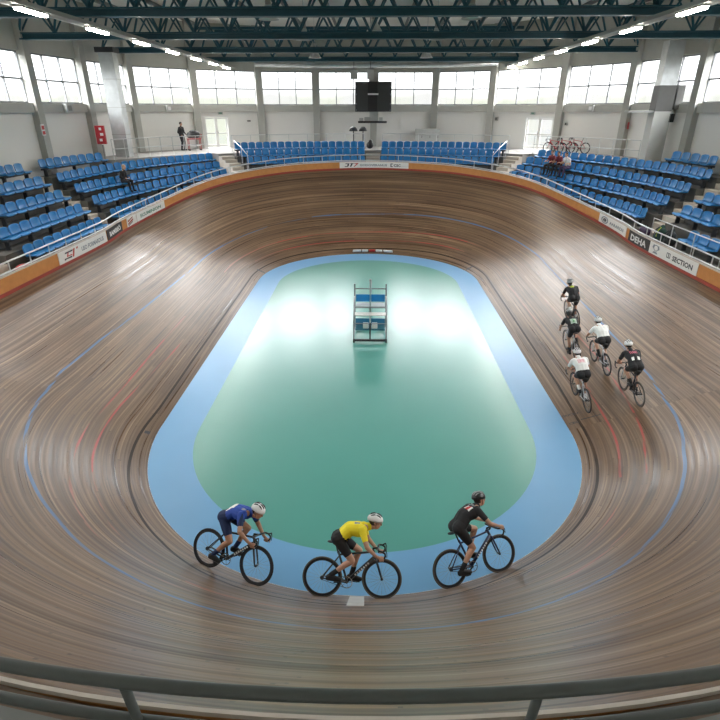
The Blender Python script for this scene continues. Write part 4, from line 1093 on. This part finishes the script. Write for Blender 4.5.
    if helmet:
        MB().ell(head+hu*.012-fwd*.030, (.085, .079, .085), H, 14, 10).build('hair', HB_, o, True)
        hm, vm = helmet; c = head+hu*.042-fwd*.018; sh_ = MB(); n, m = 20, 8; vs = []; fs = []
        def shell(a, b_, c_, z0):
            vs = []
            for i in range(m+1):
                th = (PI/2+z0)*i/m
                for q in range(n):
                    A = 2*PI*q/n; vs.append(c+fwd*(a*math.sin(th)*math.cos(A)-.012*math.cos(A)*0)+side*(b_*math.sin(th)*math.sin(A))+hu*(c_*math.cos(th)))
            return vs
        v1 = shell(.134, .100, .106, .24); v0 = shell(.120, .087, .092, .24); nn_ = len(v1)
        fs = [(i*n+q, (i+1)*n+q, (i+1)*n+(q+1) % n, i*n+(q+1) % n) for i in range(m) for q in range(n)]
        sh_.add(v1+v0, fs+[tuple(reversed([x+nn_ for x in f])) for f in fs]+[(m*n+q, m*n+nn_+q, m*n+nn_+(q+1) % n, m*n+(q+1) % n) for q in range(n)])
        ho = sh_.build('helmet', hm, o, True)
        vt = MB()
        for y in (-.058, -.02, .02, .058):
            pts = []
            for q in range(7):
                A = math.radians(38+q*18); zz = math.sqrt(max(0, 1-(y/.100)**2)); pts.append(c+fwd*(.134*math.cos(A)*zz)+hu*(.106*math.sin(A)*zz)+side*y)
            vt.tube(pts, [.003, .011, .012, .004, .012, .011, .003], 6)
        vt.build('vent', vm, ho, True)
        st = MB()
        for y in (-1, 1): st.tube([c+side*y*.092+fwd*.03-hu*.03, head+side*y*.070-hu*.045+fwd*.015, head-hu*.115+fwd*.03+side*y*.01], .005, 5)
        st.build('strap', M_black, ho, True)
    return o

CRN = math.radians
def rider_pose(crank, hip=(-.255, 0, .99), sh=(.20, 0, 1.19), head=(.375, 0, 1.275), face=(1, 0, -.12), hands='drops', curve=.055):
    ank = []; toe = []
    for s, a in ((-1, crank), (1, crank+PI)):
        px, pz = BBX+CR*math.cos(a), BBZ+CR*math.sin(a); ank.append((px-.10, s*.098, pz+.105)); toe.append((px+.055, s*.105, pz+.030))
    if hands == 'drops': hs = [((.485, s*.216, .712), (1, 0, .08), (-.25, s*.55, .75)) for s in (-1, 1)]
    elif hands == 'hoods': hs = [((.515, s*.211, .843), (1, 0, -.15), (-.1, s*.35, 1)) for s in (-1, 1)]
    else: hs = [((.438, s*.13, .845), (0, -s, 0), (-.35, 0, 1)) for s in (-1, 1)]
    return dict(hip=hip, sh=sh, head=head, face=face, hands=hs, elb=[(-.35, s*.9, -.5) for s in (-1, 1)], ank=ank, toe=toe, knee=[(1, s*.05, .25) for s in (-1, 1)], curve=curve, wr=.055 if hands != 'tops' else 0., wo=(0, 0, .012) if hands != 'tops' else (-.05, 0, .02))
def cl(name, c, v=.1): return mat('cloth_'+name, c, .75, var=v, scale=14)
C_blue = cl('royal_blue', (.014, .060, .34)); C_dkblue = cl('dark_blue', (.012, .030, .10)); C_yel = cl('yellow', (.88, .72, .02)); C_blk = cl('black', (.012, .012, .014)); C_wht = cl('white', (.86, .86, .84)); C_red = cl('red', (.55, .05, .04)); C_grn = cl('green', (.10, .35, .12)); C_pink = cl('pink', (.65, .16, .22)); C_lgreen = cl('pale_green', (.45, .58, .48)); C_hv = cl('highvis', (.45, .55, .05)); C_gry = cl('grey', (.25, .26, .28)); C_mar = cl('maroon', (.16, .022, .035)); C_pur = cl('purple', (.045, .025, .07))
H_w, H_b, H_g = mat('helmet_white', (.78, .78, .78), .3, var=.03), mat('helmet_black', (.02, .02, .022), .3), mat('helmet_grey', (.35, .36, .37), .3)
def tphn(deg): return 2*LS+LA+R*math.radians(deg+180)
# near three
def rider(label, blabel, t, d, xc, crank, mats, pose, helmet, fm, forkm, tyre, back=None, letters=None, lean=0.):
    m = frame_at(t, d, xc, lean)
    bike(m, blabel, crank, fm, forkm, tyre, letters)
    figure(label, m, pose, mats, None, .0075, helmet, back)
def bk_blue(c, n):
    if -.24 < c.x < -.07 and n.z > .0 and -.13 < c.y < .04: return 1
    if c.x > .07 and c.x < .13 and n.z > .3 and -.13 < c.y < -.04: return 2
    return 3 if (c.x > .16 and abs(c.y) > .2) else 0
t = tphn(-113.5)
rider('person in blue jersey and white helmet riding in the drops, first of three', 'dark racing bicycle under the rider in blue', t, .45, 0, CRN(-150), dict(skin=M_skin2, top=[C_blue, C_wht, C_gry, C_dkblue], legs=C_dkblue, shoe=M_black, sock=C_dkblue), rider_pose(CRN(-150), (-.27, 0, .975), (.15, 0, 1.145), (.335, 0, 1.215), (1, 0, -.3), 'drops', .06), (H_w, M_black), M_carbon, M_carbon, M_tyre, bk_blue, M_inkw, 12)
t = tphn(-91.4)
def bk_yel(c, n): return 1 if (.03 < c.x < .12 and n.z > .3 and -.10 < c.y < -.01) else 0
rider('person in yellow jersey and black shorts riding in the drops', 'black racing bicycle with white frame letters under the yellow rider', t, .29, 0, CRN(172), dict(skin=M_skin, top=[C_yel, C_gry], legs=C_blk, shoe=M_black, sock=C_blk), rider_pose(CRN(172), (-.25, 0, .995), (.19, 0, 1.18), (.38, 0, 1.265), (1, 0, -.22), 'drops', .065), (H_w, M_black), M_carbon, M_carbon, M_tyret, bk_yel, M_inkw, 12)
t = tphn(-67.6)
def bk_blk(c, n):
    if n.z > .05 or n.x < -.2:
        if -.03 < c.x < .075 and -.14 < c.y < .03: return 1 if -.10 < c.y < -.02 else 2
        if .115 < c.x < .15 and abs(c.y) < .12 and n.z > .1: return 3
    return 0
rider('person in black jersey with red back patch and black helmet, riding upright', 'navy racing bicycle with tan tyres under the rider in black', t, .12, 0, CRN(-150), dict(skin=M_skin, top=[C_blk, C_red, C_wht, C_gry], legs=C_blk, shoe=M_black, sock=C_blk), rider_pose(CRN(-150), (-.24, 0, 1.0), (.165, 0, 1.245), (.30, 0, 1.36), (1, 0, -.12), 'hoods', .045), (H_b, H_g), M_navy, M_navy, M_tyret, bk_blk, M_inkw, 12)
# the group climbing the far straight
def bk_num(c, n):
    if n.x < .3 and n.z > .1 and -.18 < c.x < -.01 and abs(c.y) < .09: return 1 if (abs(c.y) > .03 or int((c.x+1)*40) % 3 == 0) else 2
    return 0
def bk_pink(c, n): return 1 if (n.z > .1 and -.10 < c.x < .05 and abs(c.y) < .09 and int((c.x*2+c.y+2)*30) % 2) else 0
def bk_e(c, n):
    if n.z > .0 and -.05 < c.x < .05 and abs(c.y) < .09: return 1 if int((c.x+c.y+2)*38) % 2 else 0
    if n.x < .2 and -.21 < c.x < -.15 and (.04 < abs(c.y) < .10): return 2
    return 0
def bk_hv(c, n): return 1 if (n.z > .1 and .02 < c.x < .12 and abs(c.y) < .07) else 0
up_sh = dict(hip=(-.255, 0, .995), sh=(.14, 0, 1.27), head=(.30, 0, 1.40), face=(1, 0, -.15), curve=.05)
rider('person in dark jersey with yellow-green back mark, furthest rider up the straight', 'dark bicycle of the furthest rider on the straight', tR(17.75), 2.12, .5, CRN(-80), dict(skin=M_skin, top=[C_blk, C_hv], legs=C_blk, shoe=M_black, sock=C_wht), rider_pose(CRN(-80), hands='tops', **up_sh), (H_g, M_black), M_carbon, M_silver, M_tyre, bk_hv, None, 10)
rider('person in black jersey with white and green number on the back, second in the file', 'bicycle with silver frame under the rider with a number', tR(15.4), 1.33, .5, CRN(100), dict(skin=M_skin, top=[C_blk, C_lgreen, C_grn], legs=C_blk, shoe=M_black, sock=C_blk), rider_pose(CRN(100), hands='drops', hip=(-.25, 0, .995), sh=(.18, 0, 1.20), head=(.35, 0, 1.29), face=(1, 0, -.2)), (H_b, H_g), M_silver, M_silver, M_tyre, bk_num, None, 10)
rider('person in white jersey with pink print, closest to the blue apron', 'silver bicycle under the rider with the pink printed jersey', tR(12.62), .66, .5, CRN(-75), dict(skin=M_skin, top=[C_wht, C_pink], legs=C_blk, shoe=M_black, sock=C_wht), rider_pose(CRN(-75), hands='tops', **up_sh), (H_w, M_black), M_silver, M_carbon, M_tyre, bk_pink, None, 10)
rider('person in plain white jersey and white helmet, middle of the climbing group', 'silver bicycle under the rider in the plain white jersey', tR(14.2), 1.78, .5, CRN(-95), dict(skin=M_skin, top=[C_wht, C_gry], legs=C_blk, shoe=M_black, sock=C_blk), rider_pose(CRN(-95), hands='hoods', **up_sh), (H_w, M_black), M_silver, M_silver, M_tyre, lambda c, n: 0, None, 10)
rider('person in black jersey with pink chest print and two white pockets, highest on the bank', 'dark bicycle with silver fork highest on the bank', tR(12.25), 1.86, .5, CRN(-70), dict(skin=M_skin, top=[C_blk, C_pink, C_wht], legs=C_blk, shoe=M_black, sock=C_blk), rider_pose(CRN(-70), hands='tops', **up_sh), (H_w, M_black), M_carbon, M_silver, M_tyret, bk_e, None, 12)

# spectators
def local(p, nn, dz=0):
    f = -nn; l = V((0, 0, 1)).cross(f); m = Matrix((f, l, V((0, 0, 1)))).transposed().to_4x4(); m.translation = p+V((0, 0, dz)); return m
def sit_pose(lean=.08, face=(1, 0, -.1), arms='lap', long=True):
    hip = (.20, 0, .545); sh = (.20+lean, 0, 1.02); hd = (.20+lean*1.5+.03, 0, 1.22)
    if arms == 'lap': hs = [((.50, s*.10, .665), (.6, -s*.8, 0), (-.2, 0, 1)) for s in (-1, 1)]
    else: hs = [((.62, s*.16, .72), (.9, -s*.3, -.2), (-.2, 0, 1)) for s in (-1, 1)]
    return dict(hip=hip, sh=sh, head=hd, face=face, hands=hs, sw=.165, elb=[(-.6, s*.25, -.4) for s in (-1, 1)], ank=[(.66, s*.11, .10) for s in (-1, 1)], toe=[(.80, s*.13, .045) for s in (-1, 1)], knee=[(.4, s*.1, 1) for s in (-1, 1)], leg=1.5 if long else .7, sleeve=1.0 if arms == 'lap' else .6, curve=.02, bend=(-1, 0, .1), rb=.012)
HB_ = mat('hair_dark', (.018, .013, .010), .6); HBL = mat('hair_fair', (.35, .24, .13), .6); HG = mat('hair_brown', (.06, .035, .02), .6)
def seated(key, k, i, label, mats, pose, hair):
    p, nn = SEATPOS[(key, k, i)]; return figure(label, local(p-nn*.12, nn, .01), pose, mats, None, .010, None, None, hair)
sel = lambda key, k, tgt: min((i for (a, b, i) in SEATPOS if a == key and b == k), key=lambda i: abs((lambda t: t)(SEATPOS[(key, k, i)][0].x)-tgt))
i0 = sel('L2', 2, -13.3)
seated('L2', 2, i0, 'person in black with fair long hair sitting alone in the curved stand', dict(skin=M_skin, top=C_blk, legs=C_blk, shoe=M_black, sock=C_blk), dict(sit_pose(.10), longhair=True), HBL)
i1 = sel('R2', 2, 11.5)
js_ = sorted((i for (a, b, i) in SEATPOS if a == 'R2' and b == 2), key=lambda i: SEATPOS[('R2', 2, i)][0].x)
q = js_.index(i1)
seated('R2', 2, js_[q], 'person in white top sitting in the curved stand, nearest of three to the box column', dict(skin=M_skin, top=C_wht, legs=C_pur, shoe=M_black, sock=C_blk), dict(sit_pose(.16, arms='out'), longhair=True), HG)
seated('R2', 2, js_[q-1], 'person in maroon and white top sitting in the middle of three spectators', dict(skin=M_skin, top=C_mar, legs=C_blk, shoe=M_black, sock=C_blk), sit_pose(.12, arms='out'), HB_)
seated('R2', 2, js_[q-2], 'person in dark red shirt sitting closest to the glass door of three spectators', dict(skin=M_skin, top=C_mar, legs=C_blk, shoe=M_black, sock=C_blk), dict(sit_pose(.02, (1, .4, -.1), 'out')), HB_)
# standing person and the loaded trolley beside
stand = dict(hip=(0, 0, .93), sh=(.02, 0, 1.42), head=(.05, 0, 1.62), face=(1, 0, -.15), hands=[((.22, -.20, .92), (1, 0, -.3), (0, -1, .2)), ((.24, .20, .95), (1, 0, -.3), (0, 1, .2))], elb=[(-.8, -.5, -.3), (-.8, .5, -.3)], ank=[(-.02, -.10, .09), (.03, .10, .09)], toe=[(.13, -.12, .04), (.18, .13, .04)], knee=[(1, 0, 0), (1, 0, 0)], leg=1.5, sleeve=1.0, curve=.01, rb=.012)
m_ = Matrix.Rotation(math.radians(-25), 4, 'Z'); m_.translation = (-12.55, 38.35, ZWK)
figure('person in dark clothes and cap standing on the walkway by the glass door', m_, stand, dict(skin=M_skin2, top=C_gry if False else C_blk, legs=C_blk, shoe=M_black, sock=C_blk), None, .010, None, None, HB_)
tr_ = thing('trolley', 'red framed trolley in front of the standing person', 'trolley', (-11.75, 38.35, ZWK), (0, 0, .5))
for x in (-.38, .38):
    for y in (-.2, .2): MB().tube([(x, y, .06), (x, y, .72)], .022, 6).build('leg', M_red, tr_); MB().ell((x, y, .05), .05).build('wheel', M_black, tr_, True)
MB().box((0, 0, .72), (.86, .46, .05)).build('deck', M_red, tr_); MB().box((0, 0, .30), (.82, .42, .04)).build('deck', M_ban, tr_)
MB().tube([(.42, -.2, .72), (.5, -.2, 1.0), (.5, .2, 1.0), (.42, .2, .72)], .018, 6).build('handle', M_red, tr_)
tag(MB().caps((-.28, 0, .0), .19, (.24, 0, .03), .20).ell((0, 0, .16), (.28, .16, .16)).build('duffel_bag', M_black, smooth=True, loc=(-11.75, 38.35, ZWK+.955)), 'black bag lying on the red trolley', 'bag')
# red bikes on a rack behind the spectators
for i in range(3):
    t = tphi(1, 42.-1.4*i); p = rpos(t, off(3)+1.0+.62*i, ZWK); nn = base(t)[1]; tg = V((0, 0, 1)).cross(nn)
    m = Matrix((tg, -nn, V((0, 0, 1)))).transposed().to_4x4(); m.translation = p
    bike(m, 'parked red bicycle behind the walkway rail, %s from the rail' % ORD[i], CRN(-20), M_red, M_red if i != 1 else M_carbon, M_tyre)
# backpacks by the right rail
M_bagg = cl('bag_green', (.012, .045, .035), .3); M_bagd = cl('bag_dark', (.015, .02, .022), .3)
for y, mm, lab, o_ in ((22.85, M_bagg, 'dark green backpack with a yellow strap behind the fence rail', .44), (22.1, M_bagd, 'black backpack behind the fence rail next to the green one', .46)):
    p = rpos(tR(y), o_, zR1[0](tR(y))-SEAT_TOP); r = thing('backpack', lab, 'backpack', p, (0, 0, random.uniform(-.2, .2)))
    b = MB(); b.caps((0, -.14, .22), .20, (0, .14, .22), .20).caps((0, -.11, .42), .18, (0, .11, .44), .17).caps((0, 0, .55), .14, (.02, 0, .62), .10)
    put('body', fuse(b, .02, 'backpack_body', mm, 3), r)
    pk = MB(); pk.caps((-.17, -.08, .20), .09, (-.17, .08, .22), .09); put('pocket', fuse(pk, .02, 'pocket', mm, 2), r)
    for s in (-1, 1): MB().tube([(-.18, s*.12, .12), (-.235, s*.12, .3), (-.19, s*.11, .5), (-.08, s*.08, .62)], .016, 6).build('strap', C_hv if (s < 0 and mm is M_bagg) else C_blk, r, True)
p = rpos(tR(24.2), .45, zR1[0](tR(24))-SEAT_TOP)
r = thing('sports_bag', 'dark purple sports bag above the black DEHA banner', 'bag', p, (0, 0, .1)); b = MB(); b.caps((0, -.2, .17), .17, (0, .2, .17), .17); put('body', fuse(b, .02, 'bag_body', C_pur, 3), r)
MB().tube([(0, -.14, .32), (0, -.08, .46), (0, .08, .46), (0, .14, .32)], .014, 6).build('handle', C_blk, r, True)
p = rpos(tL(18.55), .44, zL1[0](tL(18.5))-SEAT_TOP)
r = thing('cushion', 'round red cushion on the front walkway at the end of the near stand', 'cushion', p); b = MB(); b.ell((0, 0, .17), (.30, .30, .17), None, 24, 12); put('pad', fuse(b, .02, 'pad', M_red, 2), r)
MB().lathe([(.005, .345), (.035, .343), (.035, .33), (.005, .33)], n=12).build('button', M_inkr, r)
MB().tube([(.27*math.cos(2*PI*k/30), .27*math.sin(2*PI*k/30), .17+.0) for k in range(30)], .04, 6, closed=True).build('piping', M_inkr, r, True)

# ------------------------------------------------------------------ daylight, camera
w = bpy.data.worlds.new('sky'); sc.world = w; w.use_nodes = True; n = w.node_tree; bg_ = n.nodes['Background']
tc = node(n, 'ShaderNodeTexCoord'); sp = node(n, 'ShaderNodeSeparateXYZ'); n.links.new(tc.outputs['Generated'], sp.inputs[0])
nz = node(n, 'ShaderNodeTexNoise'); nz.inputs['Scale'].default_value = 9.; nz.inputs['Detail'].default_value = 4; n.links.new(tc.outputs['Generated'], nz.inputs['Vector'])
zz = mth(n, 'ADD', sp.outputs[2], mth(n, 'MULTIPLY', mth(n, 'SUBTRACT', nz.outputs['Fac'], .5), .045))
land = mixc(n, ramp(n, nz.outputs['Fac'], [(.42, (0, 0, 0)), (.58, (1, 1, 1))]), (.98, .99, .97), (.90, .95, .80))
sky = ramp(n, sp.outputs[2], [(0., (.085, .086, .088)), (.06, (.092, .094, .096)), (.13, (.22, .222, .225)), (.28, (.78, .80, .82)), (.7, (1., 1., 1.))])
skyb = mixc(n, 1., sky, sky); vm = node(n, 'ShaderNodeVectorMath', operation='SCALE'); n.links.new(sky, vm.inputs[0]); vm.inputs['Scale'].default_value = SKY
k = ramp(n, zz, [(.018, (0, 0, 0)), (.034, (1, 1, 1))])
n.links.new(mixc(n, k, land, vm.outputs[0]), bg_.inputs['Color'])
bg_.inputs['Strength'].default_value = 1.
cam = bpy.data.cameras.new('camera'); cam.sensor_width = 36; cam.lens = 535*36/720; cam.clip_end = 300
co = bpy.data.objects.new('camera', cam); COL.objects.link(co); co.location = (.14, 0, 7.6); co.rotation_euler = (math.radians(90-25.1), 0, math.radians(1.2))
sc.camera = co
sc.view_settings.view_transform = 'Standard'; sc.view_settings.look = 'None'; sc.view_settings.gamma = 1; sc.view_settings.exposure = EXPO; sc.view_settings.use_curve_mapping = False
sc.cycles.max_bounces = 8; sc.cycles.diffuse_bounces = 5; sc.cycles.transparent_max_bounces = 8; sc.cycles.caustics_reflective = False; sc.cycles.caustics_refractive = False
sc.cycles.sample_clamp_indirect = 6; sc.cycles.use_denoising = True
